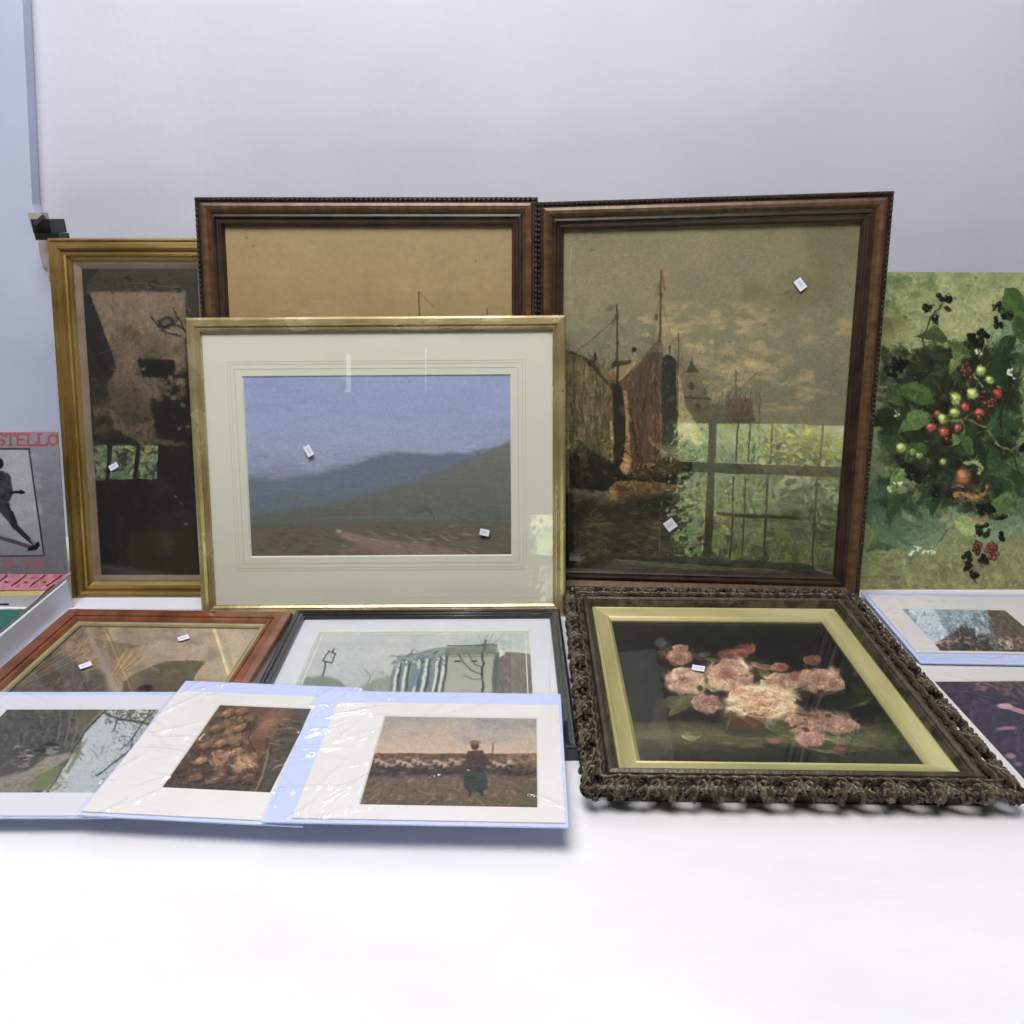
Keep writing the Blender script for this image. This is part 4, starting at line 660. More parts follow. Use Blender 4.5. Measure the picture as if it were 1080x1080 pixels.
# ---------------------------------------------------------------- objects
def obj(name, verts, faces, m, parent=None, uvs=None, smooth=False, label=None, kind=None):
    me = bpy.data.meshes.new(name); me.from_pydata([tuple(map(float, v)) for v in verts], [], faces); me.materials.append(m)
    if uvs is not None:
        l = me.uv_layers.new(name='UVMap')
        for p in me.polygons:
            for li in p.loop_indices: l.data[li].uv = uvs[me.loops[li].vertex_index]
    if smooth:
        for p in me.polygons: p.use_smooth = True
    me.update(); o = bpy.data.objects.new(name, me); COL.objects.link(o)
    if parent: o.parent = parent
    if label: o['label'] = label
    if kind: o['kind'] = kind
    return o
def tag(o, label, cat, group=None):
    o['label'] = label; o['category'] = cat
    if group: o['group'] = group
    return o
def box_vf(x0, y0, z0, x1, y1, z1):
    v = [(x0, y0, z0), (x1, y0, z0), (x1, y1, z0), (x0, y1, z0), (x0, y0, z1), (x1, y0, z1), (x1, y1, z1), (x0, y1, z1)]
    return v, [(0, 3, 2, 1), (4, 5, 6, 7), (0, 1, 5, 4), (1, 2, 6, 5), (2, 3, 7, 6), (3, 0, 4, 7)]
class Geo:
    def __init__(s): s.v, s.f = [], []
    def add(s, v, f): n = len(s.v); s.v += list(v); s.f += [tuple(i+n for i in q) for q in f]
    def box(s, *a): s.add(*box_vf(*a))
    def beam(s, a, b, r, r2=None, n=6):
        a, b = Vector(a), Vector(b); r2 = r if r2 is None else r2; q = (b-a).to_track_quat('Z', 'Y'); v = []
        for p, rr in ((a, r), (b, r2)):
            for k in range(n): v.append(p+q @ Vector((rr*math.cos(6.2832*k/n), rr*math.sin(6.2832*k/n), 0)))
        s.add(v, [(k, (k+1) % n, n+(k+1) % n, n+k) for k in range(n)]+[tuple(range(n))[::-1], tuple(range(n, 2*n))])

class Rect:
    """an oriented rectangle in space fitted to four surveyed corners TL, TR, BR, BL; local x right, y up the picture, z towards the viewer"""
    def __init__(s, corners, plane):
        p0, n = plane; P = [hit(*c, p0, n) for c in corners]; s.n = n/np.linalg.norm(n)
        ux = (P[1]-P[0])+(P[2]-P[3]); ux -= s.n*(ux@s.n); s.ux = ux/np.linalg.norm(ux); s.uy = np.cross(s.n, s.ux)
        c = sum(P)/4; q = [((p-c)@s.ux, (p-c)@s.uy) for p in P]
        x0 = (q[0][0]+q[3][0])/2; x1 = (q[1][0]+q[2][0])/2; y1 = (q[0][1]+q[1][1])/2; y0 = (q[2][1]+q[3][1])/2
        s.c = c+s.ux*(x0+x1)/2+s.uy*(y0+y1)/2; s.w, s.h = x1-x0, y1-y0
    def loc(s, px, py, dz=0):
        P = hit(px, py, s.c+s.n*dz, s.n)-s.c; return P@s.ux, P@s.uy
    def box(s, corners, dz=0):
        q = [s.loc(*c, dz) for c in corners]
        return (q[0][0]+q[3][0])/2, (q[2][1]+q[3][1])/2, (q[1][0]+q[2][0])/2, (q[0][1]+q[1][1])/2
    def empty(s, name):
        e = bpy.data.objects.new(name, None); COL.objects.link(e); e.empty_display_size = .05
        e.matrix_world = Matrix(((s.ux[0], s.uy[0], s.n[0], s.c[0]), (s.ux[1], s.uy[1], s.n[1], s.c[1]), (s.ux[2], s.uy[2], s.n[2], s.c[2]), (0, 0, 0, 1)))
        bpy.context.view_layer.update(); return e
    def world(s, X, Y, z): return s.c+X[..., None]*s.ux+Y[..., None]*s.uy+z*s.n

PIV = .13
def picture(name, R, b, z, cv, parent, gain, matname, rough=.6, thick=0, spec=.35, warp=.75, sat=.84, contrast=1.2):
    """lay a painted canvas onto the rectangle b=(x0,y0,x1,y1) of R at height z"""
    x0, y0, x1, y1 = b
    dens = 1500; w = int(min(1300, (x1-x0)*dens)); h = int(min(1300, (y1-y0)*dens))
    X = x0+(np.arange(w)+.5)/w*(x1-x0); Y = y1-(np.arange(h)+.5)/h*(y1-y0); X, Y = np.meshgrid(X, Y)
    px, py = proj(R.world(X, Y, z))
    sd = sum(map(ord, matname))     # a painter's hand: nothing runs quite straight
    fy = .6 if abs(R.n[2]) > .9 else 1
    px = px+(fbm(h, w, 26, 26, sd, 2)-.5)*4*warp+(fbm(h, w, 6, 6, sd+2, 2)-.5)*1.6*warp; py = py+((fbm(h, w, 26, 26, sd+1, 2)-.5)*4*warp+(fbm(h, w, 6, 6, sd+3, 2)-.5)*1.6*warp)*fy
    sx = np.clip((px-cv.x0)*cv.s-.5, 0, cv.W-1.001); sy = np.clip((py-cv.y0)*cv.s-.5, 0, cv.H-1.001)
    ix, iy = sx.astype(int), sy.astype(int); fx, fy = (sx-ix)[..., None], (sy-iy)[..., None]; I = cv.im
    a = (I[iy, ix]*(1-fx)+I[iy, ix+1]*fx)*(1-fy)+(I[iy+1, ix]*(1-fx)+I[iy+1, ix+1]*fx)*fy
    lin = np.where(a < .04045, a/12.92, ((a+.055)/1.055)**2.4)
    g_ = lin @ np.array([.25, .6, .15])+1e-4; kk = (g_/PIV)**(contrast-1); lin = lin*kk[..., None]; g_ = g_*kk; lin = np.clip((g_[..., None]+(lin-g_[..., None])*sat)*np.array(gain), 0, .9)
    m = paint_mat(matname, lin, rough, spec=spec)
    if thick: v, f = box_vf(x0, y0, z-thick, x1, y1, z)
    else: v, f = [(x0, y0, z), (x1, y0, z), (x1, y1, z), (x0, y1, z)], [(0, 1, 2, 3)]
    uv = [((p[0]-x0)/(x1-x0), (p[1]-y0)/(y1-y0)) for p in v]
    o = obj(name, v, f, m, parent, uv)
    if thick:
        o.data.materials.append(M['canvas_edge'])
        for p in o.data.polygons:
            if p.normal.z < .5: p.material_index = 1
    return o

def rails(R, prof, m, parent, name='frame_rail', seg=1, mats=None):
    """four mitred rails; prof = [(inset, height)...] from the outer back edge over the face to the inner edge"""
    hw, hh = R.w/2, R.h/2
    sides = [((-1, -1), (1, -1)), ((1, -1), (1, 1)), ((1, 1), (-1, 1)), ((-1, 1), (-1, -1))]
    out = []
    for a, b in sides:
        v, f = [], []; k = len(prof)
        for s in (a, b):
            for o, z in prof: v.append((s[0]*(hw-o), s[1]*(hh-o), z))
        for i in range(k): j = (i+1) % k; f.append((i, i+k, j+k, j))
        f += [tuple(range(k)), tuple(range(2*k-1, k-1, -1))]
        # the closing face (inner edge back to outer back edge) is part of the loop above
        cx, cy = (a[0]+b[0])/2*hw, (a[1]+b[1])/2*hh; ang = math.atan2(b[1]-a[1], b[0]-a[0])
        ca, sa = math.cos(-ang), math.sin(-ang)
        v2 = [((p[0]-cx)*ca-(p[1]-cy)*sa, (p[0]-cx)*sa+(p[1]-cy)*ca, p[2]) for p in v]
        o = obj(name, v2, f, m, parent); o.location = (cx, cy, 0); o.rotation_euler = (0, 0, ang)
        if mats:
            for mm in mats[0]: o.data.materials.append(mm)
            for p in o.data.polygons:
                if p.index < k: p.material_index = mats[1][p.index]
        out.append(o)
    return out
def inner_rails(b, prof, m, parent, name):
    class Q: pass
    x0, y0, x1, y1 = b; cx, cy = (x0+x1)/2, (y0+y1)/2; q = Q(); q.w, q.h = x1-x0, y1-y0
    os = rails(q, prof, m, parent, name)
    for o in os: o.location.x += cx; o.location.y += cy
    return os
def mount(b, op, z, m, parent, bevel=.0016, t=.0015, name='mount_board'):
    """window mount: flat board with a bevelled opening op, its pale bevel a sub-part"""
    x0, y0, x1, y1 = b; a0, c0, a1, c1 = op; e = bevel
    v = [(x0, y0, z), (x1, y0, z), (x1, y1, z), (x0, y1, z), (a0-e, c0-e, z), (a1+e, c0-e, z), (a1+e, c1+e, z), (a0-e, c1+e, z)]
    o = obj(name, v, [(0, 1, 5, 4), (1, 2, 6, 5), (2, 3, 7, 6), (3, 0, 4, 7)], m, parent)
    v = [(a0-e, c0-e, z), (a1+e, c0-e, z), (a1+e, c1+e, z), (a0-e, c1+e, z), (a0, c0, z-t), (a1, c0, z-t), (a1, c1, z-t), (a0, c1, z-t)]
    obj('bevel', v, [(0, 1, 5, 4), (1, 2, 6, 5), (2, 3, 7, 6), (3, 0, 4, 7)], M['bevel'], o); return o
def ruled(b, d, w, z, parent, m=None):
    x0, y0, x1, y1 = b; g = Geo(); a, c = d, d+w
    for q in ((x0-c, y0-c, x1+c, y0-a), (x0-c, y1+a, x1+c, y1+c), (x0-c, y0-a, x0-a, y1+a), (x1+a, y0-a, x1+c, y1+a)): g.add([(q[0], q[1], z), (q[2], q[1], z), (q[2], q[3], z), (q[0], q[3], z)], [(0, 1, 2, 3)])
    return obj('ruled_line', g.v, g.f, m or M['pencil'], parent)
def sticker(R, px, py, z, parent, w=.0125, h=.0085, rot=0, label='small white price sticker'):
    x, y = R.loc(px, py, z); g = Geo(); n = 6
    for k in range(n):    # slightly lifted, curved slip of paper
        pass
    xs = np.linspace(-w/2, w/2, n); v, f = [], []
    for i, q in enumerate(xs):
        zz = .0003+.0007*(q/w+.5)**3
        v += [(q, -h/2, zz), (q, h/2, zz), (q, -h/2, zz-.0003), (q, h/2, zz-.0003)]
    for i in range(n-1):
        a, b = 4*i, 4*i+4; f += [(a, b, b+1, a+1), (a+2, a+3, b+3, b+2), (a, a+2, b+2, b), (a+1, b+1, b+3, a+3)]
    f += [(0, 1, 3, 2), (4*n-4, 4*n-2, 4*n-1, 4*n-3)]
    o = obj('price_sticker', v, f, M['sticker'], parent); o.location = (x, y, z+.0002); o.rotation_euler = (0, 0, rot)
    g = Geo(); rr = random.Random(int(px+py))
    for k in range(5):
        a = -w*.3+k*w*.13; g.box(a, -h*.15+rr.uniform(-.0004, .0004), .0004, a+w*.05, h*.22, .00085)
    ik = obj('handwriting', g.v, g.f, M['ink'], o); return o
def pane(b, z, parent):
    x0, y0, x1, y1 = b; v, f = box_vf(x0, y0, z-.002, x1, y1, z); return obj('glass_pane', v, f, M['glass'], parent)
def slab(name, b, z0, z1, m, parent): v, f = box_vf(b[0], b[1], z0, b[2], b[3], z1); return obj(name, v, f, m, parent)

# ---------------------------------------------------------------- setting
g = Geo(); g.box(-2.2, .30, -.03, 2.2, 1.335, 0)
tb = obj('table', g.v, g.f, M['table']); tag(tb, 'long white covered table the pictures lie and stand on', 'table')
bv = tb.modifiers.new('b', 'BEVEL'); bv.width = .006; bv.segments = 3
g = Geo(); g.box(-2.6, 1.36, -.8, 2.6, 1.42, 2.6); o = obj('wall', g.v, g.f, M['wall']); o['kind'] = 'structure'
g = Geo(); g.box(-4, -4, -.85, 4, 1.42, -.8); o = obj('floor', g.v, g.f, mat('floor_concrete', (.10, .10, .10), (.16, .16, .15), .8)); o['kind'] = 'structure'
GN = {'interior': [1.374, 1.226, 1.01], 'tan': [1.328, 1.192, 0.889], 'hills': [1.438, 1.474, 1.633], 'ships': [1.442, 1.337, 1.089], 'berries': [1.319, 1.403, 0.978], 'sepia': [1.046, 0.962, 0.862], 'terrace': [0.884, 0.89, 0.85], 'roses': [0.966, 0.818, 0.684], 'riverbank': [0.734, 0.742, 0.654], 'cattle': [0.899, 0.684, 0.484], 'pasture': [0.763, 0.682, 0.578], 'market': [1.16, 1.154, 1.145], 'figures': [1.077, 0.863, 1.049], 'sleeve': [1.25, 1.246, 1.255], 'booklet': [0.939, 0.871, 0.837]}
SLITS = [(-1.092, 1.452, -1.039, 1.735), (-0.574, 1.452, -0.554, 1.786)]
# the wall with windows behind the viewer: it shows only as the reflection in the picture glass
YB = -2.5
wins = [(.05, -.31, 1.21, .70), (-2.86, .84, -2.28, 1.16)]
slits = SLITS
g = Geo()
xs = sorted({-4, 4, *[q for w in wins+slits for q in (w[0], w[2])]})
for a, b in zip(xs, xs[1:]):
    cuts = sorted([(w[1], w[3]) for w in wins+slits if w[0] <= a and w[2] >= b]); z = -.8
    for c0, c1 in cuts: g.box(a, YB-.12, z, b, YB, c0); z = c1
    g.box(a, YB-.12, z, b, YB, 3.2)
o = obj('back_wall', g.v, g.f, mat('dark_brick_back_wall', (.07, .06, .055), (.12, .10, .09), .9, scale=(6, 6, 6), bump=.4)); o['kind'] = 'structure'
M['frame_paint'] = mat('grey_window_paint', (.09, .095, .09), (.13, .13, .12), .6, scale=(9, 9, 9))
_r = random.Random(5); v, f = [], []      # creeper added to roughen the left edge of the reflected window
for k in range(900):
    t = _r.random(); x = .05+abs(_r.gauss(0, .085))*(1.5-t); z = -.31+t*1.03; n = Vector((_r.uniform(-.6, .6), 1, _r.uniform(-.5, .5))).normalized(); a_ = n.orthogonal().normalized(); b_ = n.cross(a_)
    s_ = _r.uniform(.012, .03); p_ = Vector((x, YB-.16-_r.uniform(0, .06), z)); i_ = len(v); v += [p_-a_*s_, p_-b_*s_*.6, p_+a_*s_, p_+b_*s_*.6]; f.append((i_, i_+1, i_+2, i_+3))
o = obj('edge_leaves', v, f, mat('dark_edge_leaf', (.01, .03, .012), (.05, .11, .03), .5, scale=(9, 9, 9))); tag(o, 'dark leaves added outside to roughen the reflected edge of the wide window', 'plant')
for i, (x0, z0, x1, z1) in enumerate(wins):
    e = bpy.data.objects.new('window', None); COL.objects.link(e); e.location = ((x0+x1)/2, YB-.06, z0)
    tag(e, ['wide old window with thin glazing bars reflected in the harbour picture', 'small window reflected in the dark gold framed picture'][i], 'window')
    X0, X1, H = x0-e.location.x, x1-e.location.x, z1-z0
    g = Geo(); g.box(X0, -.04, 0, X0+.035, .04, H); g.box(X1-.035, -.04, 0, X1, .04, H); g.box(X0+.035, -.04, H-.035, X1-.035, .04, H); g.box(X0+.035, -.04, 0, X1-.035, .05, .03)
    obj('window_frame', g.v, g.f, M['frame_paint'], e)
    if i == 0:
        g = Geo(); g.box(X0+.035, -.03, .655, X1-.035, .03, .715); obj('transom', g.v, g.f, M['frame_paint'], e)
        g = Geo(); g.box(X0+.30, -.03, .031, X0+.35, .03, H-.036); obj('mullion', g.v, g.f, M['frame_paint'], e)
        for k in (1, 2, 3, 5):
            xk = X0+(.15, .46, .53, .66, .80, .94)[k]; wk = (.010, .010, .008, .012, .012, .010)[k]; g = Geo(); g.box(xk, -.008, .031, xk+wk, .008, .638); g.box(xk+.01, -.008, .732, xk+.01+wk, .008, H-.036); obj('glazing_bar', g.v, g.f, M['frame_paint'], e)
        g = Geo(); g.box(X0+.375, -.012, .39, X0+.85, .012, .415); obj('glazing_bar', g.v, g.f, M['frame_paint'], e)
        g = Geo(); g.box(X0+.40, -.3, .33, X0+.74, -.28, .355); obj('pale_plank', g.v, g.f, mat('weathered_plank', (.55, .50, .36), (.7, .66, .5), .8), e)
    else:
        for k in (1, 2):
            xk = X0+k*.19; g = Geo(); g.box(xk, -.01, .031, xk+.02, .01, H-.036); obj('glazing_bar', g.v, g.f, M['frame_paint'], e)
    gp = Geo(); gp.box(X0+.035, -.002, .03, X1-.035, .002, H-.035); obj('window_pane', gp.v, gp.f, M['glass'], e)
mem = bpy.data.materials.new('streak_glow'); mem.use_nodes = True; _b = mem.node_tree.nodes['Principled BSDF']; _b.inputs['Emission Color'].default_value = (.9, .95, 1, 1); _b.inputs['Emission Strength'].default_value = 2.2
for x0, z0, x1, z1 in slits:  # glowing panels added to make the pale streaks in the landscape glass
    mx_ = (x0+x1)/2; q_ = (x1-x0)*.22
    v = [(x0, YB-.09, z1), (x1, YB-.09, z1), (mx_+q_, YB-.09, z0), (mx_-q_, YB-.09, z0)]; v += [(p[0], YB-.10, p[2]) for p in v]
    o = obj('streak_panel', v, [(0, 1, 2, 3), (7, 6, 5, 4), (0, 4, 5, 1), (1, 5, 6, 2), (2, 6, 7, 3), (3, 7, 4, 0)], mem); tag(o, 'glowing panel added to show as a pale streak in the landscape glass', 'window', 'added glowing panels behind the viewer')
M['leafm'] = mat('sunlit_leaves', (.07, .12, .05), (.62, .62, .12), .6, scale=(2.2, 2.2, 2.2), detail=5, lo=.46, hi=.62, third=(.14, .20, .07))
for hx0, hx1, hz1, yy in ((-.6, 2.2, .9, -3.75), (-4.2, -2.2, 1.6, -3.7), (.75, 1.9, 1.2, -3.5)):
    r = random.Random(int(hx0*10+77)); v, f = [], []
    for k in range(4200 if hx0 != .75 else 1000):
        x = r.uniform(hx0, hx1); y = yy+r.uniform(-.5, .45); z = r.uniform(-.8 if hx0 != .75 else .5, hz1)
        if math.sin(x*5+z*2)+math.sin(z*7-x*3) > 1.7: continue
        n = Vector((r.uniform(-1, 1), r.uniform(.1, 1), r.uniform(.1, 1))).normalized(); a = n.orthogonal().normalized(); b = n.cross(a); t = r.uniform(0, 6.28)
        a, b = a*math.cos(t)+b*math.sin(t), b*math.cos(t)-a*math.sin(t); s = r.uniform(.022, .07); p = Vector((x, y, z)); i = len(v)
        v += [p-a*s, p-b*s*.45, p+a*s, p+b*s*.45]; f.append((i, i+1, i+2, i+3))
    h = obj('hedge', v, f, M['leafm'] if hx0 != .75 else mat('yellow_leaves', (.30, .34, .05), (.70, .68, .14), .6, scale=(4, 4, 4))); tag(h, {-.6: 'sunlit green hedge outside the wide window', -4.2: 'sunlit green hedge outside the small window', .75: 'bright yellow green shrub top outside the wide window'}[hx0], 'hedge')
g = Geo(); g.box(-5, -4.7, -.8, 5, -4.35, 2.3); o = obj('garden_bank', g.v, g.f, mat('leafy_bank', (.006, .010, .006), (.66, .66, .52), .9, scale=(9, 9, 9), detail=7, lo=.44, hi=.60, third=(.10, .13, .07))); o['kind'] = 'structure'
g = Geo(); g.box(-5, -7, -.86, 5, -4.001, -.8); o = obj('ground', g.v, g.f, mat('grass_ground', (.05, .09, .02), (.12, .16, .05), .9)); o['kind'] = 'structure'

# old boarding and bracket at the left of the wall
p_b = (np.array([0, 1.335, 0]), np.array([0, -1., 0]))
a = hit(34, 215, *p_b); b = hit(56, 290, *p_b); c = hit(22, -30, *p_b)
v = [(-2.2, 1.335, -.02), (b[0], 1.335, -.02), (b[0], 1.335, b[2]), (a[0], 1.335, a[2]), (c[0], 1.335, c[2]), (-2.2, 1.335, c[2])]
v += [(q[0], 1.357, q[2]) for q in v]
f = [(0, 1, 2, 3, 4, 5), (11, 10, 9, 8, 7, 6)]+[(i, i+6, (i+1) % 6+6, (i+1) % 6) for i in range(6)]
lb = obj('wall_board', v, f, M['wallL']); tag(lb, 'pale blue white wall board behind the record sleeve, with a torn cream edge', 'board')
g = Geo(); rr = random.Random(4); zz = b[2]-.02
while zz < a[2]-.022:
    t = (zz-b[2])/(a[2]-b[2]); x = b[0]+(a[0]-b[0])*t; k = rr.uniform(.004, .012); dz = rr.uniform(.008, .02)
    g.box(x-k, 1.331, zz, x+.006+k*.4, 1.352, zz+dz); zz += dz
obj('torn_edge', g.v, g.f, M['cream'], lb)
q0 = hit(42, 250, np.array([0, 1.30, 0]), np.array([0, -1., 0])); q1 = hit(66, 231, np.array([0, 1.30, 0]), np.array([0, -1., 0]))
g = Geo(); w_ = q1[0]-q0[0]; g.box(q0[0], 1.285, q0[2]+.006, q0[0]+w_*.68, 1.33, q1[2]); g.box(q0[0]+.004, 1.28, q0[2]-.004, q0[0]+w_, 1.31, q0[2]+.006); g.beam((q0[0]+.01, 1.28, q0[2]+.02), (q0[0]+w_*.7, 1.27, q0[2]+.03), .004)
o = obj('wall_bracket', g.v, g.f, M['blackmetal']); tag(o, 'small black metal bracket on the wall above the left gold frame', 'bracket')

# ---------------------------------------------------------------- pictures leaning at the back
LEAN = 15
# 1 gold framed dark interior
R = Rect([(49, 250.5), (236, 250.5), (246, 636), (74.8, 636)], lean_plane(1.082, LEAN)); e = R.empty('framed_picture')
tag(e, 'dark brown interior picture in a ridged old gold frame, left in back row', 'framed picture')
P = [(0, -.022), (0, -.004), (.0015, -.001), (.004, 0), (.006, -.0025), (.0085, -.0015), (.012, .0015), (.0155, .002), (.018, -.001), (.0195, -.0045), (.0215, -.003), (.024, -.0015), (.0265, -.0025), (.028, -.007), (.030, -.0085), (.0325, -.011), (.0325, -.022)]
rails(R, P, M['goldA'], e)
zpic = -.0145
b = R.box([(84.5, 279), (209, 279), (213, 611), (98.6, 611)], zpic); hw, hh = R.w/2, R.h/2
b = (b[0], b[1], hw-.0325-.0105, b[3])
picture('print', R, b, zpic, pic_interior(), e, GN['interior'], 'interior_print', sat=.68, contrast=1.05)
ib = (-hw+.0325, -hh+.0325, hw-.0325, hh-.0325)
inner_rails(ib, [(0, -.0215), (0, -.0115), (.004, -.0115), (.0108, -.0142), (.0108, -.0215)], M['slipA'], e, 'inner_slip')
pane((b[0], b[1], b[2], b[3]), -.0118, e); sticker(R, 120, 492, -.0118, e, .0155, .0085, math.radians(28))
slab('backboard', (-hw+.003, -hh+.003, hw-.003, hh-.003), -.0225, -.0205, M['card'], e)
PAPER = R

def walnut_frame(corners, plane, name_label, cv, pic_c, gain, mname, stickers):
    R = Rect(corners, plane); e = R.empty('framed_picture'); tag(e, name_label, 'framed picture')
    hw, hh = R.w/2, R.h/2
    P = [(0, -.020), (0, -.004), (.001, -.0015), (.005, -.0012), (.0055, -.003), (.008, -.003), (.0095, .0005), (.0135, .0015), (.0175, -.0005), (.0215, -.005), (.0235, -.0055), (.0245, -.003), (.0275, -.0025), (.0295, -.0065), (.0315, -.007), (.0335, -.0055), (.0355, -.0065), (.0385, -.0125), (.0385, -.020)]
    idx = [0]*len(P)
    for k in (6, 7, 8): idx[k] = 1
    rs = rails(R, P, M['walnut'], e, mats=([M['walnut2']], idx))
    # carved bead row along the outer edge of each rail
    for r_, L in zip(rs, (R.w, R.h, R.w, R.h)):
        g = Geo(); n = int(L/.0072)
        for k in range(n):
            x = -L/2+.004+k*(L-.008)/(n-1); yb = .0028
            v = []; m_, s_ = 6, 3
            for j in range(s_+1):
                ph = math.pi/2*j/s_
                for i in range(m_): v.append((x+.0026*math.cos(ph)*math.cos(6.2832*i/m_), yb+.0024*math.cos(ph)*math.sin(6.2832*i/m_), -.0013+.0024*math.sin(ph)))
            g.add(v, [(j*m_+i, j*m_+(i+1) % m_, (j+1)*m_+(i+1) % m_, (j+1)*m_+i) for j in range(s_) for i in range(m_)])
        bo = obj('bead_row', g.v, g.f, M['walnut'], r_, smooth=True, kind='stuff')
    b = (-hw+.0385, -hh+.0385, hw-.0385, hh-.0385)
    picture('print', R, b, -.0155, cv, e, gain, mname, sat=.72, contrast=1.22 if mname == 'harbour_print' else 1.0, warp=.5); pane(b, -.0128, e)
    slab('backboard', (-hw+.003, -hh+.003, hw-.003, hh-.003), -.0205, -.0175, M['card'], e)
    for s in stickers: sticker(R, s[0], s[1], -.0128, e, s[3], s[4], s[2])
    return R, e
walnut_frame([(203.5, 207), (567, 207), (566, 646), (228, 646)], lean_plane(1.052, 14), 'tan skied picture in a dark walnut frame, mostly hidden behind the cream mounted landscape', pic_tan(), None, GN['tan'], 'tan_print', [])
walnut_frame([(557, 208), (936, 206), (914, 631), (575, 629)], lean_plane(1.062, 10.3, -7, .3), 'large harbour picture with sailing boats in a beaded dark walnut frame', pic_ships(), None, GN['ships'], 'harbour_print',
             [(844, 300, math.radians(-52), .017, .0115), (707, 553.5, math.radians(38), .0165, .0165)])

# unframed berries canvas
R = Rect([(920, 289), (1200, 286), (1192, 630), (900, 624)], lean_plane(1.112, LEAN))
e = R.empty('canvas_painting'); tag(e, 'unframed painting of blackberries, red and green berries among leaves, at the right end', 'painting')
b = (-R.w/2, -R.h/2, R.w/2, R.h/2); picture('stretched_canvas', R, b, 0, pic_berries(), e, GN['berries'], 'berries_paint', .5, .018, spec=.3, warp=1.0, sat=.56, contrast=1.25)
for y0_ in (b[1]+.004, b[3]-.04): slab('stretcher_bar', (b[0]+.004, y0_, b[2]-.004, y0_+.036), -.026, -.0181, M['canvas_edge'], e)

# cream mounted landscape in front
R = Rect([(194, 334.8), (597.3, 331.8), (596.5, 650.5), (213, 653)], lean_plane(1.022, LEAN)); e = R.empty('framed_picture')
tag(e, 'blue and brown hill landscape with wide cream mount in a thin pale gold frame', 'framed picture')
hw, hh = R.w/2, R.h/2
P = [(0, -.018), (0, -.003), (.0012, -.0008), (.004, .0008), (.0085, .0012), (.0125, -.0005), (.0138, -.0032), (.0152, -.0032), (.0165, -.0022), (.0195, -.0045), (.0195, -.018)]
rails(R, P, M['goldB'], e)
zb = -.0105; ib = (-hw+.0195, -hh+.0195, hw-.0195, hh-.0195)
op = R.box([(255.5, 398), (537.3, 396), (539.8, 584.5), (266, 587)], zb)
mt = mount(ib, op, zb, M['matboard'], e, .002, .002)
ruled(op, .0115, .0008, zb+.0003, mt); ruled(op, .0185, .0005, zb+.0003, mt); ruled(op, .0225, .0005, zb+.0003, mt)
picture('print', R, (op[0]-.002, op[1]-.002, op[2]+.002, op[3]+.002), zb-.0021, pic_hills(), e, GN['hills'], 'hills_pastel', sat=.74, contrast=1.08, warp=.4)
pane(ib, -.0075, e); slab('backboard', (-hw+.003, -hh+.003, hw-.003, hh-.003), -.0185, -.0160, M['card'], e)
sticker(R, 325.5, 475.5, -.0075, e, .0165, .0098, math.radians(-62)); sticker(R, 511, 561.5, -.0075, e, .0145, .0098, math.radians(-12))

# ---------------------------------------------------------------- pictures lying flat
# red brown wooden frame with the sepia picture
R = Rect([(72, 640.5), (305.5, 646), (236, 769), (-72, 768)], flat_plane(.020)); e = R.empty('framed_picture')
tag(e, 'sepia picture in a flat red brown wooden frame lying at the left of the table', 'framed picture')
hw, hh = R.w/2, R.h/2
q = R.loc(283.5, 646.5+7, -.004); rw = R.w/2-q[0]
rw = .030
rails(R, [(0, -.0195), (0, -.002), (.0015, 0), (.010, .0012), (.020, .001), (.0205, -.0012), (.0225, -.0012), (.023, .0004), (rw-.003, 0), (rw, -.0035), (rw, -.0195)], M['oakred'], e)
ib = (-hw+rw, -hh+rw, hw-rw, hh-rw)
inner_rails(ib, [(0, -.019), (0, -.0045), (.0025, -.0035), (.006, -.0045), (.0075, -.007), (.0075, -.019)], M['creamslip'], e, 'inner_slip')
b = (ib[0]+.0075, ib[1]+.0075, ib[2]-.0075, ib[3]-.0075)
picture('print', R, b, -.0095, pic_sepia(), e, GN['sepia'], 'sepia_print'); pane(b, -.0068, e); slab('backboard', (-hw+.003, -hh+.003, hw-.003, hh-.003), -.0198, -.0175, M['card'], e)
sticker(R, 90, 702, -.0068, e, .0145, .0125, math.radians(40)); sticker(R, 193.5, 673, -.0068, e, .0145, .0125, math.radians(35))

# black frame with the terrace watercolour
R = Rect([(310.5, 643.5), (595.5, 641), (604, 790), (238, 790)], flat_plane(.018)); e = R.empty('framed_picture')
tag(e, 'street watercolour with lamp post and columned building, flat in a thin black frame', 'framed picture')
hw, hh = R.w/2, R.h/2
rails(R, [(0, -.0178), (0, -.002), (.001, 0), (.004, .0006), (.0065, 0), (.007, -.0015), (.009, -.0015), (.0095, 0), (.013, -.001), (.0135, -.0028), (.016, -.0035), (.0165, -.0178)], M['black'], e)
zb = -.0085; ib = (-hw+.0165, -hh+.0165, hw-.0165, hh-.0165); op = R.box([(338.5, 666), (559.3, 664), (562, 765), (292, 765)], zb)
mt = mount(ib, op, zb, M['mountw'], e, .0018, .0015)
picture('print', R, (op[0]-.002, op[1]-.002, op[2]+.002, op[3]+.002), zb-.0016, pic_terrace(), e, GN['terrace'], 'terrace_watercolour', sat=.6, contrast=1.1)
ruled((op[0]+.0005, op[1]+.0005, op[2]-.0005, op[3]-.0005), -.006, .0012, zb-.0012, e, M['bevel'])
pane(ib, -.006, e); slab('backboard', (-hw+.003, -hh+.003, hw-.003, hh-.003), -.0178, -.0155, M['card'], e)

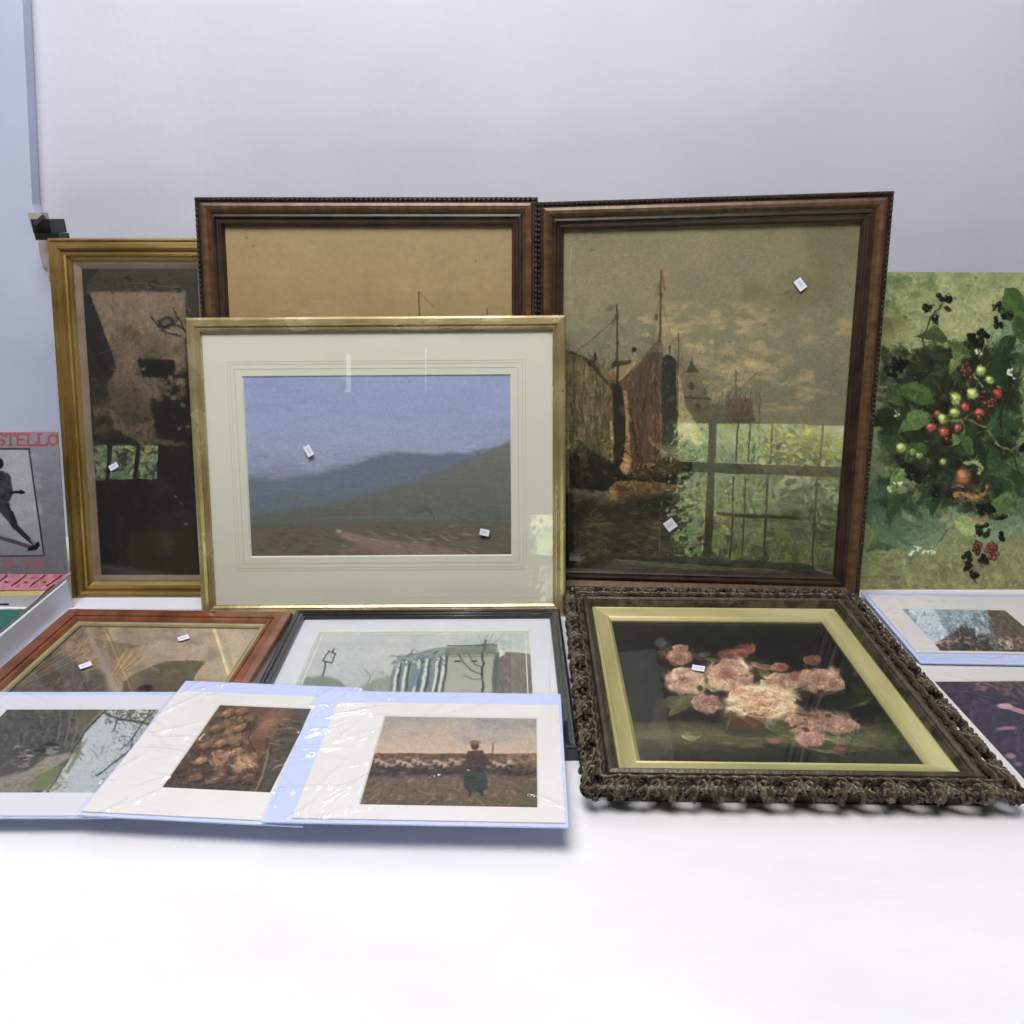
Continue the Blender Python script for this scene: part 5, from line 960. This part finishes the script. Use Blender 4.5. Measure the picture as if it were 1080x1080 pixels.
# ornate frame with roses
R = Rect([(605.5, 619), (911, 624), (1072, 841), (592.5, 841)], flat_plane(.030)); e = R.empty('framed_picture')
tag(e, 'still life of pink roses in a dark heavily carved openwork frame with yellow gold slip', 'framed picture')
hw, hh = R.w/2, R.h/2
OW = .030      # width of the openwork band
CUR = [  # one repeat of the carving, in tile units: u along, v across (0 outer edge)
 [(.08, .62), (.12, .38), (.24, .24), (.38, .28), (.44, .44), (.36, .56), (.27, .50), (.28, .42)],
 [(.92, .62), (.88, .38), (.76, .24), (.62, .28), (.56, .44), (.64, .56), (.73, .50), (.72, .42)],
 [(.5, .10), (.5, .5), (.5, .78)], [(.40, .12), (.5, .30), (.60, .12)], [(.30, .14), (.42, .20)], [(.70, .14), (.58, .20)],
 [(0, .78), (.2, .72), (.4, .82), (.5, .74), (.6, .82), (.8, .72), (1, .78)], [(0, .16), (.06, .40), (0, .58)], [(1, .16), (.94, .40), (1, .58)],
 [(.10, .10), (.16, .20), (.12, .32)], [(.90, .10), (.84, .20), (.88, .32)]]
def ornate_rail(L, n, seed):
    NU, NV = int(L/.0009), 42
    U = np.linspace(0, 1, NU+1)[:, None]+np.zeros((1, NV+1)); V = np.linspace(-.02, 1, NV+1)[None, :]+np.zeros((NU+1, 1))
    tu = (U*n) % 1; tile = L/n; D = np.full(U.shape, 9.); asp = tile/OW
    for pl in CUR:
        for (a0, b0), (a1, b1) in zip(pl, pl[1:]):
            for sh in (-1, 0, 1):
                ex, ey = (a1-a0)*asp, b1-b0; X = (tu-a0-sh)*asp; Y = V-b0
                t = np.clip((X*ex+Y*ey)/(ex*ex+ey*ey+1e-9), 0, 1); D = np.minimum(D, np.hypot(X-t*ex, Y-t*ey))
    nz = fbm(NU+1, NV+1, 5, 2.5, seed, 3)-.5; nz2 = fbm(NU+1, NV+1, 3, 14, seed+1, 2)-.5
    w = .088; ridge = np.sqrt(np.clip(1-(D/w)**2, 0, 1))
    H = -.0045+.0085*ridge+.0032*np.sin(np.clip(V, 0, 1)*math.pi*.9)+.0014*nz+.0012*nz2
    H += .0022*np.clip(1-np.hypot((tu-.5)*asp, V-.30)/.16, 0, 1)
    edge = .06+.045*np.cos(tu*2*math.pi*2)+.03*np.cos(tu*2*math.pi*5+1)+.03*nz
    hole = np.hypot((np.minimum(tu, 1-tu)-.0)*asp/.33, (V-.44)/.23) < 1
    hole |= np.hypot((np.abs(tu-.5)-.12)*asp/.12, (V-.64)/.07) < 1
    keep = (V > edge) & ~hole
    s = (U*L); t = V*OW; X = t+s*(L-2*t)/L-L/2
    idx = np.arange((NU+1)*(NV+1)).reshape(NU+1, NV+1)
    v = np.stack([X, t, H], -1).reshape(-1, 3)
    k4 = keep[:-1, :-1] & keep[1:, :-1] & keep[1:, 1:] & keep[:-1, 1:]
    f = np.stack([idx[:-1, :-1], idx[1:, :-1], idx[1:, 1:], idx[:-1, 1:]], -1)[k4]
    used = np.unique(f); mp = -np.ones(len(v), int); mp[used] = np.arange(len(used))
    return v[used], mp[f].tolist()
for k, (L, ox, oy, ang, n) in enumerate(((R.w, 0, -hh, 0, 9), (R.h, hw, 0, math.pi/2, 8), (R.w, 0, hh, math.pi, 9), (R.h, -hw, 0, -math.pi/2, 8))):
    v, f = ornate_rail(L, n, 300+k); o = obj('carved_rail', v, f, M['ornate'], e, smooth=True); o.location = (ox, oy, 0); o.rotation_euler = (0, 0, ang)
    sm = o.modifiers.new('s', 'SOLIDIFY'); sm.thickness = .006; sm.offset = -1
    # blocks under the carving carry it on the table
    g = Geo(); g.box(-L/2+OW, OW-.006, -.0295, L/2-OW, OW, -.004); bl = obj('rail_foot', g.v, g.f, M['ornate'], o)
ib = (-hw+OW, -hh+OW, hw-OW, hh-OW)
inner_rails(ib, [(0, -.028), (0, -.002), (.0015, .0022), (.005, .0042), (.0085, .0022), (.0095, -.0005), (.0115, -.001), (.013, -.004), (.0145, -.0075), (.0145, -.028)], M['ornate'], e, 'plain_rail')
jb = (ib[0]+.0145, ib[1]+.0145, ib[2]-.0145, ib[3]-.0145)
inner_rails(jb, [(0, -.027), (0, -.0085), (.0035, -.0065), (.0055, -.0078), (.020, -.0125), (.0215, -.0115), (.024, -.0135), (.0265, -.0165), (.0265, -.027)], M['slipG'], e, 'inner_slip')
b = (jb[0]+.0265, jb[1]+.0265, jb[2]-.0265, jb[3]-.0265); zp = -.019
picture('painting_surface', R, b, zp, pic_roses(), e, GN['roses'], 'roses_paint', .5, warp=.9, sat=.70, contrast=1.28); pane(b, -.0168, e); slab('backboard', (-hw+OW, -hh+OW, hw-OW, hh-OW), -.0298, -.0275, M['card'], e)
sticker(R, 736.5, 705, -.0165, e, .0165, .013, math.radians(-18))

# ---------------------------------------------------------------- loose mounted prints in clear sleeves
def film(b, z, parent, seed, creases, amp=.0007):
    x0, y0, x1, y1 = b; nx = ny = 210; X, Y = np.meshgrid(np.linspace(x0, x1, nx), np.linspace(y0, y1, ny))
    Z = amp*1.5*(fbm(ny, nx, 30, 30, seed, 4)-.3)
    side = np.clip((x0+(x1-x0)*.34-X)/((x1-x0)*.1), 0, 1)+.25*np.clip((Y-y0-(y1-y0)*.8)/((y1-y0)*.1), 0, 1)
    Z += amp*5.5*side*np.clip(fbm(ny, nx, 9, 13, seed+3, 3)-.42, 0, 1)*min(1, creases/40)
    r = np.random.default_rng(seed)
    for i in range(creases):
        if r.random() < .85: cx, cy = x0+(x1-x0)*r.uniform(0, .33), y0+(y1-y0)*r.uniform(0, 1); ln = r.uniform(.02, .07)
        else: cx, cy = r.uniform(x0, x1), r.uniform(y0, y1); ln = r.uniform(.04, .14)
        a = r.choice([.9, 1.1, .15, -.3, .5])+r.normal(0, .25); u = (X-cx)*math.cos(a)+(Y-cy)*math.sin(a); w = -(X-cx)*math.sin(a)+(Y-cy)*math.cos(a)
        Z += r.uniform(.4, 1)*amp*4.2*np.exp(-(w/.0028)**2)*np.exp(-(u/ln*2)**2)
    Z = z+np.clip(Z, 0, .006); v = np.stack([X, Y, Z], -1).reshape(-1, 3); idx = np.arange(nx*ny).reshape(ny, nx)
    f = np.stack([idx[:-1, :-1], idx[:-1, 1:], idx[1:, 1:], idx[1:, :-1]], -1).reshape(-1, 4).tolist()
    return obj('plastic_film', v, f, M['film'], parent, smooth=True)
def mounted(label, z, back, mnt, pic, cv, gain, mname, seed, creases, mm='mountc'):
    R = Rect(back, flat_plane(z)); e = R.empty('mounted_print'); tag(e, label, 'mounted print', 'loose mounted prints in clear sleeves')
    hw, hh = R.w/2, R.h/2; slab('backing_card', (-hw, -hh, hw, hh), -.0022, -.0004, M['backing'], e)
    mb = R.box(mnt, .0014); mb = (max(mb[0], -hw+.001), max(mb[1], -hh+.001), min(mb[2], hw-.001), min(mb[3], hh-.001)); op = R.box(pic, .0014); op = (max(op[0], mb[0]+.004), max(op[1], mb[1]+.004), min(op[2], mb[2]-.004), min(op[3], mb[3]-.004))
    mo = mount(mb, op, .0014, M[mm], e, .0012, .0012)
    # board edges
    g = Geo(); t = .0006
    g.add([(mb[0], mb[1], -.0003), (mb[2], mb[1], -.0003), (mb[2], mb[3], -.0003), (mb[0], mb[3], -.0003), (mb[0], mb[1], .00139), (mb[2], mb[1], .00139), (mb[2], mb[3], .00139), (mb[0], mb[3], .00139)], [(0, 1, 5, 4), (1, 2, 6, 5), (2, 3, 7, 6), (3, 0, 4, 7)]); obj('board_edge', g.v, g.f, M['bevel'], mo)
    picture('print', R, (op[0]-.001, op[1]-.001, op[2]+.001, op[3]+.001), .0001, cv, e, gain, mname, sat=.5 if mname == 'cattle_print' else .66)
    film((-hw-.001, -hh-.001, hw+.001, hh+.001), .0022, e, seed, creases); return R
mounted('mounted print of a tree lined riverbank path, leftmost on the table', .0245, [(-62, 729.5), (206, 729.5), (118, 862), (-196, 862)], [(-58, 733), (203, 733), (116, 860), (-192, 860)], [(10.6, 747), (170, 748), (104, 835), (-84, 835)], pic_riverbank(), GN['riverbank'], 'riverbank_print', 401, 16, 'mountw')
mounted('mounted print of red and brown cattle in a wood, between the riverbank and pasture prints', .031, [(197, 716), (384, 727), (316, 868), (80, 862)], [(190, 727), (372, 738), (312, 864), (84, 858)], [(231, 743), (328, 746.7), (286.7, 834.4), (172, 830)], pic_cattle(), GN['cattle'], 'cattle_print', 402, 18)
mounted('mounted print of a farm worker in a pasture with sheep, beside the carved frame', .0375, [(339, 727), (598, 733), (591, 870), (272, 868)], [(352, 740), (596, 744), (588, 866), (313, 864)], [(404.4, 756.7), (565.5, 755), (567, 849), (381, 849)], pic_pasture(), GN['pasture'], 'pasture_print', 403, 60)
mounted('mounted print of a pale blue and brown market scene, under the berries painting', .0125, [(913, 623), (1165, 630), (1250, 701), (966, 701)], [(921, 626), (1158, 633), (1235, 690), (960, 690)], [(958, 640), (1067, 644.5), (1106, 686.5), (984, 686.5)], pic_market(), GN['market'], 'market_print', 404, 24)
mounted('mounted print with dark blue violet figures, right of the carved frame', .006, [(960, 699), (1230, 696), (1440, 930), (1150, 930)], [(962, 700.5), (1228, 698), (1436, 928), (1148, 928)], [(991, 719), (1200, 716), (1340, 880), (1129, 880)], pic_figures(), GN['figures'], 'figures_print', 405, 18)

# ---------------------------------------------------------------- record sleeve, booklet and white box at the left
h1 = hit(71, 611.5, *flat_plane(.05)); X1 = float(h1[0])
g = Geo(); g.box(X1-.62, .45, .0, X1, float(h1[1]), .05)
bx = obj('storage_box', g.v, g.f, M['board']); tag(bx, 'low white foam board box under the record sleeve and booklet', 'box'); bb = bx.modifiers.new('b', 'BEVEL'); bb.width = .0015
g = Geo(); g.box(X1-.60, .45, .0005, X1+.012, float(h1[1])-.01, .007); o = obj('white_board', g.v, g.f, M['mountw']); tag(o, 'thin white board sticking out beneath the low white box', 'board')
R = Rect([(-90, 456), (61.5, 455.5), (70, 606), (-83, 606)], lean_plane(1.045, LEAN)); e = R.empty('record_sleeve'); tag(e, 'grey record sleeve with red lettering and a running figure in a black outlined panel', 'record sleeve')
picture('front_cover', R, (-R.w/2, -R.h/2, R.w/2, R.h/2), 0, pic_sleeve(), e, GN['sleeve'], 'sleeve_print', .35, .003, spec=.5, warp=.1)
R = Rect([(-80, 603.5), (70, 604), (-51, 712), (-262, 712)], flat_plane(.0545)); e = R.empty('booklet'); tag(e, 'pink, yellow and green printed booklet lying on the white box', 'booklet')
picture('front_cover', R, (-R.w/2, -R.h/2, R.w/2, R.h/2), 0, pic_booklet(), e, GN['booklet'], 'booklet_print', .3, .003, spec=.5, warp=.5)
# white paper strip below the old gold frame
a = hit(76, 642, *flat_plane(.004)); c = hit(215, 636.5, *flat_plane(.004))
g = Geo(); g.box(float(a[0]), float(a[1]), .001, float(c[0])+.02, float(c[1])+.02, .004); o = obj('paper_strip', g.v, g.f, M['mountw']); tag(o, 'white paper strip lying along the foot of the old gold frame', 'paper')
